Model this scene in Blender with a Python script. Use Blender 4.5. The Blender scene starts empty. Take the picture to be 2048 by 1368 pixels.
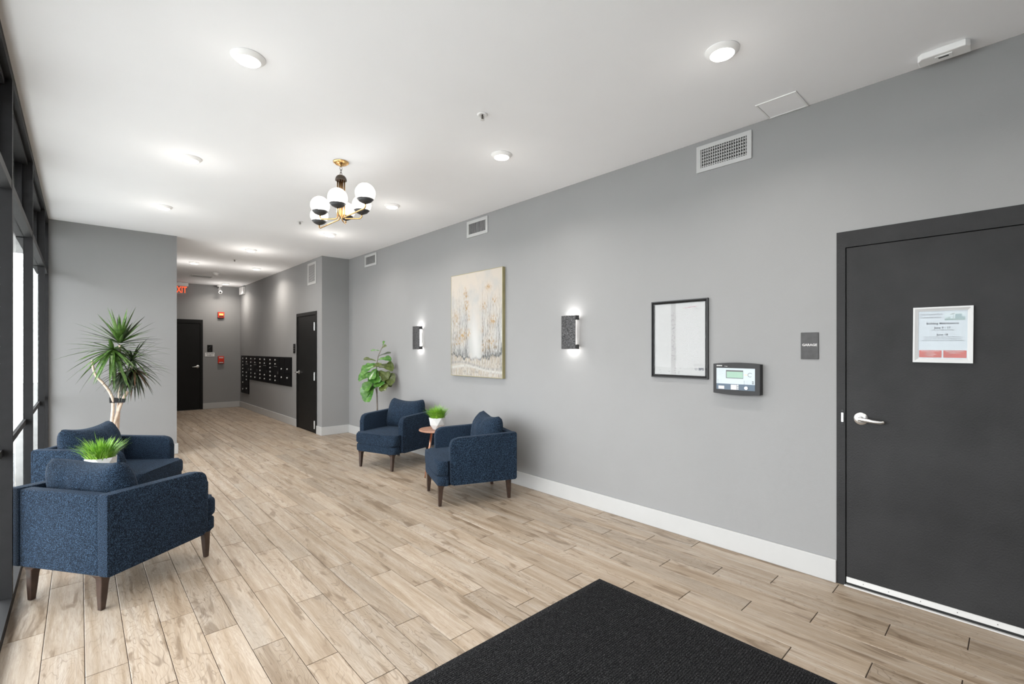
import bpy, bmesh, math, random
from mathutils import Vector, Matrix, noise
R = random.Random(7)
PI = math.pi
SC = bpy.context.scene
COL = SC.collection

# ------------------------------------------------------------------ camera, world, lights, exposure
H = 3.028            # ceiling height
XR, XL = 3.46, -0.28  # right wall face, face of the window mullions
YP, YB = 7.95, 13.43  # partition / jog plane, back wall of the hall
XH0, XH1 = 0.99, 2.99  # hall left / right wall faces
YR = -3.6            # rear wall behind the camera

cd = bpy.data.cameras.new('camera')
cam = bpy.data.objects.new('camera', cd); COL.objects.link(cam)
cam.location = (0, 0, 1.45)
cam.rotation_euler = (PI/2, 0, -math.atan(864/935))
cd.sensor_width = 36; cd.lens = 935/2048*36
cd.shift_y = 15/2048
cd.clip_start = .02
SC.camera = cam

w = bpy.data.worlds.new('world'); SC.world = w; w.use_nodes = True
bg = w.node_tree.nodes['Background']
bg.inputs[0].default_value = (.965, .965, 1, 1); bg.inputs[1].default_value = 9.4
SC.view_settings.view_transform = 'Standard'; SC.view_settings.look = 'None'
SC.view_settings.exposure = 0.0; SC.view_settings.gamma = 1
SC.view_settings.use_curve_mapping = False
SC.cycles.use_denoising = True
SC.cycles.max_bounces = 10; SC.cycles.diffuse_bounces = 7; SC.cycles.transparent_max_bounces = 12
SC.cycles.caustics_reflective = False; SC.cycles.caustics_refractive = False
SC.cycles.sample_clamp_indirect = 4

CANOPY = 1.25
DOWNLIGHT_W, HALL_W, GLOBE_W, SCONCE_W = 12, 11, 1.0, 1.0
WARM, NEUT = (1, .86, .70), (1, .95, .88)

def lamp(name, kind, loc, power, color, size=.12, rot=(0, 0, 0), spread=None, size_y=None, parent=None):
    l = bpy.data.lights.new(name, kind); l.energy = power; l.color = color
    if kind == 'AREA':
        l.shape = 'DISK' if size_y is None else 'RECTANGLE'; l.size = size
        if size_y: l.size_y = size_y
        if spread: l.spread = spread
    elif kind == 'POINT': l.shadow_soft_size = size
    elif kind == 'SPOT': l.shadow_soft_size = size; l.spot_size = spread or 1.5; l.spot_blend = .7
    o = bpy.data.objects.new(name, l); COL.objects.link(o); o.location = loc; o.rotation_euler = rot
    if parent: o.parent = parent
    return o
def portal(y0, y1, z0, z1, x, rz):
    o = lamp('daylight_portal', 'AREA', ((x), (y0+y1)/2, (z0+z1)/2), 1, (1, 1, 1), size=z1-z0, size_y=y1-y0, rot=(0, PI/2*rz, 0))
    o.data.cycles.is_portal = True
portal(-.62, YP, .06, 2.98, XL-.16, -1)

# ------------------------------------------------------------------ materials
MATS = {}
def nodes(name):
    m = bpy.data.materials.new(name); m.use_nodes = True
    nt = m.node_tree; b = nt.nodes['Principled BSDF']
    return m, nt, b
def N(nt, t, **kw):
    n = nt.nodes.new(t)
    for k, v in kw.items():
        if k.startswith('i_'):
            key = k[2:]
            n.inputs[int(key) if key.isdigit() else key.replace('_', ' ')].default_value = v
        else: setattr(n, k, v)
    return n
def L(nt, a, b): nt.links.new(a, b)
def ramp(nt, fac, stops):
    r = nt.nodes.new('ShaderNodeValToRGB'); e = r.color_ramp.elements
    e[0].position, e[0].color = stops[0][0], (*stops[0][1], 1)
    e[1].position, e[1].color = stops[1][0], (*stops[1][1], 1)
    for p, c in stops[2:]:
        x = e.new(p); x.color = (*c, 1)
    L(nt, fac, r.inputs[0]); return r.outputs[0]
def noisetex(nt, scale, detail=3, vec=None, dist=0, rough=.5):
    n = N(nt, 'ShaderNodeTexNoise'); n.inputs['Scale'].default_value = scale; n.inputs['Detail'].default_value = detail
    n.inputs['Distortion'].default_value = dist; n.inputs['Roughness'].default_value = rough
    if vec is not None: L(nt, vec, n.inputs['Vector'])
    return n.outputs[0]
def objco(nt, scale=None):
    t = N(nt, 'ShaderNodeTexCoord').outputs['Object']
    if scale:
        m = N(nt, 'ShaderNodeMapping'); m.inputs['Scale'].default_value = scale; L(nt, t, m.inputs[0]); t = m.outputs[0]
    return t
def bump(nt, b, h, strength, dist=.01):
    n = N(nt, 'ShaderNodeBump'); n.inputs['Strength'].default_value = strength; n.inputs['Distance'].default_value = dist
    L(nt, h, n.inputs['Height']); L(nt, n.outputs[0], b.inputs['Normal'])
def mixc(nt, fac, a, b, mode='MIX'):
    n = N(nt, 'ShaderNodeMix'); n.data_type = 'RGBA'; n.blend_type = mode
    for sock, v in ((n.inputs[0], fac), (n.inputs[6], a), (n.inputs[7], b)):
        if hasattr(v, 'is_output') : L(nt, v, sock)
        elif isinstance(v, tuple): sock.default_value = (*v, 1)
        else: sock.default_value = v
    return n.outputs[2]
def math_(nt, op, a, b=None, c=None):
    n = N(nt, 'ShaderNodeMath', operation=op)
    for i, v in enumerate((a, b, c)):
        if v is None: continue
        if hasattr(v, 'is_output'): L(nt, v, n.inputs[i])
        else: n.inputs[i].default_value = v
    return n.outputs[0]
def plain(name, col, rough=.5, metal=0, var=.06, scale=8, bmp=0, bscale=60, spec=.5, coat=0):
    m, nt, b = nodes(name)
    co = objco(nt)
    f = noisetex(nt, scale, 3, co)
    lo = tuple(c*(1-var) for c in col); hi = tuple(min(1, c*(1+var)) for c in col)
    L(nt, ramp(nt, f, [(.3, lo), (.7, hi)]), b.inputs['Base Color'])
    b.inputs['Roughness'].default_value = rough; b.inputs['Metallic'].default_value = metal
    b.inputs['Specular IOR Level'].default_value = spec; b.inputs['Coat Weight'].default_value = coat
    if bmp: bump(nt, b, noisetex(nt, bscale, 2, co), bmp, .004)
    MATS[name] = m; return m
def emis(name, col, strength):
    m, nt, b = nodes(name)
    b.inputs['Base Color'].default_value = (*col, 1)
    b.inputs['Emission Color'].default_value = (*col, 1); b.inputs['Emission Strength'].default_value = strength
    MATS[name] = m; return m
def vcol(name, rough=.6, bmp=0, bscale=200):
    m, nt, b = nodes(name)
    a = N(nt, 'ShaderNodeAttribute'); a.attribute_name = 'print'
    L(nt, a.outputs['Color'], b.inputs['Base Color']); b.inputs['Roughness'].default_value = rough
    if bmp: bump(nt, b, noisetex(nt, bscale, 3, objco(nt)), bmp, .004)
    MATS[name] = m; return m

wall_m = plain('wall_paint', (.25, .25, .253), .75, var=.015, scale=3, bmp=.12, bscale=170)
ceil_m = plain('ceiling_paint', (.855, .86, .88), .85, var=.01, scale=2, bmp=.05, bscale=120)
trim_m = plain('white_trim_paint', (.43, .43, .43), .45, var=.015, bmp=.03)
door_m = plain('black_door_paint', (.022, .022, .023), .6, var=.22, scale=3.0, bmp=.4, bscale=110, spec=.22)
fdoor_m = plain('dark_door_paint', (.007, .007, .007), .55, var=.1, bmp=.1, spec=.2)
black_m = plain('black_anodised_metal', (.014, .014, .015), .6, var=.12, scale=20, spec=.2)
steel_m = plain('brushed_steel', (.72, .72, .72), .32, metal=1, var=.06, scale=40)
alu_m = plain('aluminium_strip', (.62, .62, .62), .5, metal=.2, var=.04)
brass_m = plain('polished_brass', (.80, .50, .22), .25, metal=1, var=.05)
copper_m = plain('copper_metal', (.76, .40, .28), .3, metal=1, var=.05)
bronze_m = plain('dark_bronze', (.07, .055, .045), .45, metal=.6, var=.2, scale=30)
cup_m = plain('matt_black_cup', (.03, .03, .032), .5, var=.1)
wmetal_m = plain('white_enamelled_metal', (.44, .44, .44), .5, var=.01, spec=.3)
white_m = plain('white_plastic', (.80, .80, .80), .4, var=.01)
grey_m = plain('grey_plastic', (.075, .075, .08), .5, var=.05)
dgrey_m = plain('dark_grey_plastic', (.026, .026, .028), .5, var=.05, spec=.25)
void_m = plain('dark_void', (.012, .012, .012), .8)
red_m = plain('red_plastic', (.62, .035, .015), .35, var=.04)
legwood_m = plain('dark_walnut_leg', (.036, .020, .014), .4, var=.3, scale=25)
ceramic_m = plain('white_ceramic', (.58, .58, .575), .45, var=.01)
soil_m = plain('potting_soil', (.05, .035, .022), .9, var=.4, scale=60)
paper_m = plain('blue_white_paper', (.47, .53, .58), .6, var=.02)
maroon_m = plain('dusty_red_print', (.42, .10, .09), .6, var=.12, scale=20)
ink_m = plain('grey_ink', (.13, .14, .16), .7)
pale_m = plain('white_ink', (.56, .55, .55), .7)
outside_m = plain('concrete_pavement', (.5, .5, .49), .9, var=.1, scale=2)
strap_m = plain('black_fabric_tie', (.012, .012, .014), .8)
plate_m = plain('white_sign_plate', (.75, .75, .75), .6, var=.01)
sign_m = plain('charcoal_sign_plate', (.06, .06, .062), .7, var=.15, scale=30, bmp=.15, bscale=200)
lcd_m = plain('green_lcd', (.22, .36, .28), .3, var=.03)
slate_m = plain('slate_blue_print', (.07, .105, .15), .5, var=.05)
mail_m = plain('black_mailbox_metal', (.005, .005, .006), .5, var=.15, spec=.15)
lens_m = emis('lit_lamp_lens', (1, .98, .95), 7)
bulb_m = emis('lit_bulb', (1, .94, .86), 14)
core_m = emis('lit_sconce_core', (1, .97, .93), 4.5)
exitred_m = emis('lit_exit_letters', (1, .10, .03), 1.3)
amber_m = emis('strobe_lens', (1, .5, .15), .5)

# heathered navy upholstery
m, nt, b = nodes('navy_tweed_upholstery'); co = objco(nt)
n1 = noisetex(nt, 260, 2, co); n2 = noisetex(nt, 5, 2, co)
c1 = ramp(nt, n1, [(.40, (.0015, .003, .006)), (.51, (.006, .0115, .022)), (.64, (.040, .074, .125))])
c2 = mixc(nt, .2, c1, ramp(nt, n2, [(.3, (.005, .010, .020)), (.7, (.009, .018, .035))]))
L(nt, c2, b.inputs['Base Color']); b.inputs['Roughness'].default_value = .92
b.inputs['Sheen Weight'].default_value = .05; b.inputs['Sheen Roughness'].default_value = .45
b.inputs['Sheen Tint'].default_value = (.45, .62, .9, 1); b.inputs['Specular IOR Level'].default_value = .15
bump(nt, b, n1, .5, .0025)
fabric_m = m

# wood top (side tables)
m, nt, b = nodes('walnut_top'); co = objco(nt, (3, 26, 3))
L(nt, ramp(nt, noisetex(nt, 2, 5, co, .6), [(.3, (.22, .10, .06)), (.7, (.40, .22, .15))]), b.inputs['Base Color'])
b.inputs['Roughness'].default_value = .4; top_m = m

# hammered metal for the sconces
m, nt, b = nodes('hammered_pewter'); co = objco(nt)
v = N(nt, 'ShaderNodeTexVoronoi'); v.inputs['Scale'].default_value = 95; L(nt, co, v.inputs['Vector'])
L(nt, ramp(nt, noisetex(nt, 60, 3, co), [(.3, (.035, .035, .037)), (.7, (.12, .12, .125))]), b.inputs['Base Color'])
b.inputs['Metallic'].default_value = .7; b.inputs['Roughness'].default_value = .42
bump(nt, b, v.outputs[0], .9, .006); hammer_m = m

# leaves
def leafmat(name, a, bcol, rough=.45, veins=False):
    m, nt, b = nodes(name); co = objco(nt, (14, 3, 14))
    c = ramp(nt, noisetex(nt, 3, 3, co), [(.32, a), (.68, bcol)])
    L(nt, c, b.inputs['Base Color']); b.inputs['Roughness'].default_value = rough
    b.inputs['Transmission Weight'].default_value = 0; b.inputs['Subsurface Weight'].default_value = 0
    return m
drac_m = leafmat('dracaena_leaf_green', (.025, .075, .012), (.10, .19, .035))
dracd_m = leafmat('dracaena_leaf_dark', (.012, .025, .012), (.045, .06, .03))
dracb_m = leafmat('dracaena_leaf_brown', (.09, .035, .015), (.05, .045, .02), .7)
fig_m = leafmat('fig_leaf_green', (.022, .10, .015), (.085, .20, .03), .3)
figo_m = leafmat('fig_leaf_olive', (.04, .06, .012), (.10, .13, .03), .35)
grass_m = leafmat('grass_blade_green', (.07, .22, .012), (.26, .50, .045), .5)
cane_m = plain('pale_cane', (.60, .47, .37), .7, var=.18, scale=40, bmp=.4, bscale=90)
stem_m = plain('grey_stem', (.16, .14, .12), .7, var=.2, scale=30)

# glass: mirror share rises with a grazing view, the rest passes straight through
def glass(name, tint, base=.04, milky=None, rough=0.0):
    m = bpy.data.materials.new(name); m.use_nodes = True; nt = m.node_tree; nt.nodes.clear()
    out = N(nt, 'ShaderNodeOutputMaterial'); g = N(nt, 'ShaderNodeNewGeometry')
    dt = N(nt, 'ShaderNodeVectorMath', operation='DOT_PRODUCT'); L(nt, g.outputs['Incoming'], dt.inputs[0]); L(nt, g.outputs['Normal'], dt.inputs[1])
    f = math_(nt, 'SUBTRACT', 1.0, math_(nt, 'ABSOLUTE', dt.outputs['Value']))
    f = math_(nt, 'MULTIPLY_ADD', math_(nt, 'POWER', f, 5.0), 1-base, base)
    if not milky: f = math_(nt, 'MULTIPLY', f, math_(nt, 'SUBTRACT', 1.0, g.outputs['Backfacing']))
    tr = N(nt, 'ShaderNodeBsdfTransparent'); tr.inputs[0].default_value = (*tint, 1)
    gl = N(nt, 'ShaderNodeBsdfGlossy'); gl.inputs['Roughness'].default_value = rough
    base_sh = tr.outputs[0]
    if milky:
        tl = N(nt, 'ShaderNodeBsdfTranslucent'); tl.inputs[0].default_value = (.95, .95, .95, 1)
        df = N(nt, 'ShaderNodeBsdfDiffuse'); df.inputs[0].default_value = (.9, .9, .9, 1)
        m1 = N(nt, 'ShaderNodeMixShader'); m1.inputs[0].default_value = .4; L(nt, tl.outputs[0], m1.inputs[1]); L(nt, df.outputs[0], m1.inputs[2])
        m2 = N(nt, 'ShaderNodeMixShader'); m2.inputs[0].default_value = milky; L(nt, tr.outputs[0], m2.inputs[1]); L(nt, m1.outputs[0], m2.inputs[2])
        base_sh = m2.outputs[0]
    mx = N(nt, 'ShaderNodeMixShader'); L(nt, f, mx.inputs[0]); L(nt, base_sh, mx.inputs[1]); L(nt, gl.outputs[0], mx.inputs[2])
    L(nt, mx.outputs[0], out.inputs[0]); return m
pane_m = glass('window_glass', (.95, .97, .96))
globe_m = glass('seeded_globe_glass', (.97, .97, .97), .04, .5)
picglass_m = glass('picture_glass', (.98, .98, .98), .010)
acryl_m = glass('clear_acrylic', (.95, .95, .95), .05, .06)

# wood look porcelain planks: tone and grain follow the real plank grid in world space
PW, PL, PX0, PY0 = .149, .8785, .1655, 2.80
m, nt, b = nodes('wood_look_porcelain')
g = N(nt, 'ShaderNodeNewGeometry'); sx = N(nt, 'ShaderNodeSeparateXYZ'); L(nt, g.outputs['Position'], sx.inputs[0])
X, Y = sx.outputs[0], sx.outputs[1]
row = math_(nt, 'FLOOR', math_(nt, 'DIVIDE', math_(nt, 'SUBTRACT', X, PX0), PW))
third = math_(nt, 'FLOORED_MODULO', math_(nt, 'ADD', row, 1.0), 3.0)
yy = math_(nt, 'ADD', math_(nt, 'DIVIDE', math_(nt, 'SUBTRACT', Y, PY0), PL), math_(nt, 'DIVIDE', third, 3.0))
idx = math_(nt, 'FLOOR', yy)
cv = N(nt, 'ShaderNodeCombineXYZ'); L(nt, row, cv.inputs[0]); L(nt, idx, cv.inputs[1])
wn = N(nt, 'ShaderNodeTexWhiteNoise'); wn.noise_dimensions = '2D'; L(nt, cv.outputs[0], wn.inputs['Vector'])
hs = wn.outputs['Value']; hc = N(nt, 'ShaderNodeSeparateXYZ'); L(nt, wn.outputs['Color'], hc.inputs[0])
gz = math_(nt, 'MULTIPLY', hs, 90.0)
def gvec(sx_, sy_):
    c = N(nt, 'ShaderNodeCombineXYZ')
    L(nt, math_(nt, 'MULTIPLY', X, sx_), c.inputs[0]); L(nt, math_(nt, 'MULTIPLY', Y, sy_), c.inputs[1]); L(nt, gz, c.inputs[2]); return c.outputs[0]
broad = noisetex(nt, 1, 4, gvec(21, 1.1), .45)
fine = noisetex(nt, 1, 5, gvec(170, 9), .5, .72)
field = noisetex(nt, 1, 2, gvec(9, 2.2), .6)
ln = math_(nt, 'ABSOLUTE', math_(nt, 'SUBTRACT', math_(nt, 'FRACT', math_(nt, 'MULTIPLY', field, 17.0)), .5))
lines = ramp(nt, ln, [(0.0, (1, 1, 1)), (.10, (0, 0, 0))])
patch = noisetex(nt, 1, 3, gvec(17, 3.1), .7)
base = ramp(nt, broad, [(.27, (.235, .175, .122)), (.42, (.345, .275, .205)), (.56, (.415, .347, .278)), (.75, (.47, .415, .357))])
fc = ramp(nt, fine, [(.36, (0, 0, 0)), (.66, (1, 1, 1))])
c = mixc(nt, math_(nt, 'MULTIPLY', fc, .50), base, (.20, .135, .085))
pm = ramp(nt, patch, [(.585, (0, 0, 0)), (.665, (1, 1, 1))])
c = mixc(nt, math_(nt, 'MULTIPLY', pm, .62), c, (.125, .08, .045))
gm = ramp(nt, noisetex(nt, 1, 2, gvec(7, 1.3), .4), [(.52, (0, 0, 0)), (.70, (1, 1, 1))])
c = mixc(nt, math_(nt, 'MULTIPLY', gm, math_(nt, 'MULTIPLY', hc.outputs[1], .45)), c, (.27, .24, .205))
c = mixc(nt, math_(nt, 'MULTIPLY', lines, math_(nt, 'MULTIPLY', hc.outputs[2], .62)), c, (.10, .065, .04))
tone = math_(nt, 'MULTIPLY_ADD', hs, .22, .80)
tc = N(nt, 'ShaderNodeCombineXYZ')
for k in range(3): L(nt, tone, tc.inputs[k])
c = mixc(nt, 1.0, c, tc.outputs[0], 'MULTIPLY')
L(nt, c, b.inputs['Base Color'])
L(nt, math_(nt, 'MULTIPLY_ADD', fine, .2, .33), b.inputs['Roughness'])
b.inputs['Specular IOR Level'].default_value = .45
bump(nt, b, math_(nt, 'SUBTRACT', fine, math_(nt, 'MULTIPLY', lines, .25)), .22, .002)
plank_m = m
grout_m = plain('brown_grout', (.035, .022, .015), .9, var=.1)

# ribbed black mat
m, nt, b = nodes('black_ribbed_carpet'); co = objco(nt)
n1 = noisetex(nt, 420, 2, co); n2 = noisetex(nt, 190, 2, co)
L(nt, ramp(nt, n1, [(.42, (.006, .006, .007)), (.58, (.014, .014, .015)), (.74, (.15, .15, .155))]), b.inputs['Base Color'])
b.inputs['Roughness'].default_value = .95; b.inputs['Specular IOR Level'].default_value = .1
bump(nt, b, n2, .9, .006); mat_m = m
canvas_m = vcol('painted_canvas', .75, .5, 160)
print_m = vcol('printed_sheet', .6)

# ------------------------------------------------------------------ mesh helpers
class MB:
    def __init__(s): s.v = []; s.f = []
    def add(s, vs, fs):
        k = len(s.v); s.v += [tuple(v) for v in vs]; s.f += [tuple(i+k for i in f) for f in fs]; return s
    def box(s, x0, y0, z0, x1, y1, z1):
        return s.add([(x0,y0,z0),(x1,y0,z0),(x1,y1,z0),(x0,y1,z0),(x0,y0,z1),(x1,y0,z1),(x1,y1,z1),(x0,y1,z1)],
                     [(0,3,2,1),(4,5,6,7),(0,1,5,4),(1,2,6,5),(2,3,7,6),(3,0,4,7)])
    def tube(s, pts, rad, n=10, cap=True):
        pts = [Vector(p) for p in pts]; rs = rad if isinstance(rad, (list, tuple)) else [rad]*len(pts)
        vs = []; fs = []; up = None
        for i, p in enumerate(pts):
            d = (pts[min(i+1, len(pts)-1)] - pts[max(i-1, 0)]).normalized()
            if up is None:
                up = d.orthogonal().normalized()
            up = (up - d*up.dot(d)).normalized(); sd = d.cross(up)
            for k in range(n):
                a = 2*PI*k/n; vs.append(p + (up*math.cos(a)+sd*math.sin(a))*rs[i])
        for i in range(len(pts)-1):
            for k in range(n):
                a, b_ = i*n+k, i*n+(k+1) % n; fs.append((a, b_, b_+n, a+n))
        if cap: fs.append(tuple(range(n))[::-1]); fs.append(tuple((len(pts)-1)*n+k for k in range(n)))
        return s.add(vs, fs)
    def lathe(s, prof, n=32, c=(0, 0, 0), cap0=True, cap1=True):
        vs = []; fs = []
        for r, z in prof:
            for k in range(n):
                a = 2*PI*k/n; vs.append((c[0]+r*math.cos(a), c[1]+r*math.sin(a), c[2]+z))
        for i in range(len(prof)-1):
            for k in range(n):
                a, b_ = i*n+k, i*n+(k+1) % n; fs.append((a, b_, b_+n, a+n))
        if cap0: fs.append(tuple(range(n))[::-1])
        if cap1: fs.append(tuple((len(prof)-1)*n+k for k in range(n)))
        return s.add(vs, fs)
    def build(s, name, mat, parent=None, smooth=False, **props):
        me = bpy.data.meshes.new(name); me.from_pydata(s.v, [], s.f); me.update()
        if smooth:
            for p in me.polygons: p.use_smooth = True
        if mat: me.materials.append(mat)
        return link(name, me, parent, **props)
def link(name, me, parent=None, **props):
    o = bpy.data.objects.new(name, me); COL.objects.link(o)
    if parent: o.parent = parent
    for k, v in props.items(): o[k] = v
    return o
def from_bm(bm, name, mat, parent=None, smooth=True, angle=None, **props):
    bmesh.ops.recalc_face_normals(bm, faces=bm.faces)
    me = bpy.data.meshes.new(name); bm.to_mesh(me); bm.free()
    if smooth:
        for p in me.polygons: p.use_smooth = True
        if angle: me.set_sharp_from_angle(angle=angle)
    me.materials.append(mat)
    return link(name, me, parent, **props)
def prism(poly, axis, a0, a1, bev=0, seg=2):
    """poly: list of 2D points extruded along axis ('x','y','z') from a0 to a1, edges bevelled."""
    bm = bmesh.new()
    def P(u, v, t): return {'x': (t, u, v), 'y': (u, t, v), 'z': (u, v, t)}[axis]
    lo = [bm.verts.new(P(u, v, a0)) for u, v in poly]; hi = [bm.verts.new(P(u, v, a1)) for u, v in poly]
    f0 = bm.faces.new(lo); f1 = bm.faces.new(hi)
    n = len(poly)
    for i in range(n): bm.faces.new((lo[i], lo[(i+1) % n], hi[(i+1) % n], hi[i]))
    if bev:
        es = [e for e in bm.edges if e in f0.edges[:] or e in f1.edges[:]]
        bmesh.ops.bevel(bm, geom=es, offset=bev, segments=seg, affect='EDGES', profile=.5)
    return bm
def rpoly(pts, radii, n=5):
    out = []; k = len(pts)
    for i, p in enumerate(pts):
        p = Vector(p); a = Vector(pts[i-1]); c = Vector(pts[(i+1) % k]); r = radii[i] if isinstance(radii, (list, tuple)) else radii
        if r <= 0: out.append(tuple(p)); continue
        da = (a-p).normalized(); dc = (c-p).normalized()
        ang = da.angle(dc); t = r/math.tan(ang/2); p0 = p+da*t; p1 = p+dc*t
        for j in range(n+1):
            s = j/n; q = p0*(1-s)**2+p*2*s*(1-s)+p1*s*s
            out.append((q.x, q.y))
    return out
def rbox(x0, y0, z0, x1, y1, z1, r, seg=2):
    bm = bmesh.new(); bmesh.ops.create_cube(bm, size=1)
    for v in bm.verts: v.co = Vector(((x0+x1)/2+v.co.x*(x1-x0), (y0+y1)/2+v.co.y*(y1-y0), (z0+z1)/2+v.co.z*(z1-z0)))
    bmesh.ops.bevel(bm, geom=bm.edges[:], offset=r, segments=seg, affect='EDGES', profile=.5)
    return bm
def empty(name, loc, rz=0, label=None, cat=None, group=None, kind=None):
    o = bpy.data.objects.new(name, None); COL.objects.link(o); o.location = loc; o.rotation_euler = (0, 0, rz); o.empty_display_size = .1
    tag(o, label, cat, group, kind); return o
def tag(o, label=None, cat=None, group=None, kind=None):
    if label: o['label'] = label
    if cat: o['category'] = cat
    if group: o['group'] = group
    if kind: o['kind'] = kind
    return o
def copy_tree(o, parent=None):
    c = o.copy(); COL.objects.link(c); c.parent = parent
    for ch in [x for x in KIDS.get(o.name, [])]: copy_tree(bpy.data.objects[ch], c)
    return c
KIDS = {}
def index_kids():
    KIDS.clear()
    for o in bpy.data.objects:
        if o.parent: KIDS.setdefault(o.parent.name, []).append(o.name)
def text(body, size, loc, mat, parent, align='CENTER', ext=.0006, name='lettering', rot=(PI/2, 0, 0), bold=0, sx=1):
    cu = bpy.data.curves.new(name, 'FONT'); cu.body = body; cu.size = size; cu.align_x = align; cu.align_y = 'CENTER'
    cu.extrude = ext; cu.offset = bold; cu.resolution_u = 2; cu.materials.append(mat)
    tmp = bpy.data.objects.new('tmp_text', cu); COL.objects.link(tmp)
    bpy.context.view_layer.update()
    me = bpy.data.meshes.new_from_object(tmp.evaluated_get(bpy.context.evaluated_depsgraph_get())); me.name = name
    bpy.data.objects.remove(tmp); bpy.data.curves.remove(cu)
    o = bpy.data.objects.new(name, me); COL.objects.link(o); o.parent = parent; o.location = loc; o.rotation_euler = rot; o.scale = (sx, 1, 1)
    return o
def wallthing(name, y, z, label, cat, group=None, x=XR):
    """Empty on a wall that faces -X: local x runs to the viewer's right, local y into the wall, z up."""
    return empty(name, (x, y, z), -PI/2, label, cat, group)
def colorgrid(name, wdt, hgt, nx, ny, fn, mat, parent, y=0, gain=.72):
    vs = [(-wdt/2+wdt*i/nx, y, -hgt/2+hgt*j/ny) for j in range(ny+1) for i in range(nx+1)]
    fs = [(j*(nx+1)+i, j*(nx+1)+i+1, (j+1)*(nx+1)+i+1, (j+1)*(nx+1)+i) for j in range(ny) for i in range(nx)]
    me = bpy.data.meshes.new(name); me.from_pydata(vs, [], fs); me.update()
    at = me.color_attributes.new('print', 'FLOAT_COLOR', 'POINT')
    buf = []
    for j in range(ny+1):
        for i in range(nx+1):
            buf += [*(q*gain for q in fn(i/nx, j/ny)), 1]
    at.data.foreach_set('color', buf)
    me.materials.append(mat)
    return link(name, me, parent)

# ------------------------------------------------------------------ structure: floor with planks
fl = MB()
fl.box(XL-.14, YR-.1, -.08, XR+.2, YP+.06, -.0035); fl.box(XH0-.1, YP+.0601, -.08, XH1+.2, YB+.1, -.0035)
floor = fl.build('floor', grout_m, None, kind='structure')
def plank_mb(x0, y0, x1, y1, mb=None, c=.0016):
    mb = mb or MB(); z0, z1 = -.0035, 0.0
    mb.add([(x0,y0,z0),(x1,y0,z0),(x1,y1,z0),(x0,y1,z0),(x0,y0,z1-c*.6),(x1,y0,z1-c*.6),(x1,y1,z1-c*.6),(x0,y1,z1-c*.6),
            (x0+c,y0+c,z1),(x1-c,y0+c,z1),(x1-c,y1-c,z1),(x0+c,y1-c,z1)],
           [(0,1,5,4),(1,2,6,5),(2,3,7,6),(3,0,4,7),(4,5,9,8),(5,6,10,9),(6,7,11,10),(7,4,8,11),(8,9,10,11)])
    return mb
F_, CX_, HV_ = 935., 1024., 699.
st, ct = math.sin(math.atan(864/935)), math.cos(math.atan(864/935))
def inview(x, y):
    f = x*st+y*ct; r = x*ct-y*st
    if f < .3: return False
    u = CX_+F_*r/f; v = HV_+F_*1.45/f
    return -120 < u < 2168 and v < 1500
regions = [(XL-.012, YR, XR, YP), (XH0, YP, XH1, YB)]
pieces = []; G = .0013; GE = .0022
for r in range(-4, 23):
    ax0 = PX0+r*PW; ax1 = ax0+PW; off = ((r+1) % 3)/3
    for k in range(-9, 14):
        by0 = PY0+(k-off)*PL; by1 = by0+PL
        if by1 < YR or by0 > YB: continue
        if by0 < YP < by1 and ax0 > XH0 and ax1 < XH1:
            pieces.append((ax0+G, by0+GE, ax1-G, by1-GE)); continue
        for (rx0, ry0, rx1, ry1) in regions:
            x0, x1, y0, y1 = max(ax0+G, rx0), min(ax1-G, rx1), max(by0+GE, ry0), min(by1-GE, ry1)
            if x1-x0 > .01 and y1-y0 > .01: pieces.append((x0, y0, x1, y1))
def under_mat(p): return p[0] > .6 and p[2] < 2.40 and p[1] > -1.1 and p[3] < 1.78
vis = [p for p in pieces if not under_mat(p) and any(inview(x, y) for x, y in ((p[0], p[1]), (p[2], p[3]), ((p[0]+p[2])/2, (p[1]+p[3])/2), (p[0], p[3]), (p[2], p[1])))
       and not (p[3] > YP and (p[0]+p[2])/2/max(p[3], .1) < .075)]
vis.sort(key=lambda p: ((p[0]+p[2])/2*st+(p[1]+p[3])/2*ct))
singles = set(vis[:298]); cache = {}
for p in vis[:298]:
    key = (round(p[2]-p[0], 4), round(p[3]-p[1], 4))
    if key not in cache:
        o = plank_mb(0, 0, key[0], key[1]).build('plank', plank_m, floor); cache[key] = o.data
    else: o = link('plank', cache[key], floor)
    o.location = (p[0], p[1], 0)
rest = MB()
for p in pieces:
    if p not in singles: plank_mb(*p, mb=rest)
rest.build('plank', plank_m, floor, kind='stuff')

# ------------------------------------------------------------------ structure: walls, ceiling
def struct(mb, name, mat, parent=None): return mb.build(name, mat, parent, kind='structure') if parent is None else mb.build(name, mat, parent)
T = .12
D1 = (-.25, .766, 2.175)       # garage door frame: y0, y1, top
D2 = (8.171, 9.179, 2.115)     # hall door
D3 = (1.17, 2.190, 2.170)      # back door (x0, x1, top)
mb = MB(); mb.box(XR, YR, 0, XR+T, D1[0], H); mb.box(XR, D1[0], D1[2], XR+T, D1[1], H); mb.box(XR, D1[1], 0, XR+T, YP, H)
struct(mb, 'wall_right', wall_m)
struct(MB().box(XH1, YP, 0, XR+T, YP+T, H), 'wall_jog', wall_m)
mb = MB(); mb.box(XH1, YP+T, 0, XH1+T, D2[0], H); mb.box(XH1, D2[0], D2[2], XH1+T, D2[1], H); mb.box(XH1, D2[1], 0, XH1+T, YB, H)
struct(mb, 'wall_hall_right', wall_m)
mb = MB(); mb.box(XH0-T, YB, 0, D3[0], YB+T, H); mb.box(D3[0], YB, D3[2], D3[1], YB+T, H); mb.box(D3[1], YB, 0, XH1+T, YB+T, H)
struct(mb, 'wall_hall_back', wall_m)
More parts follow.
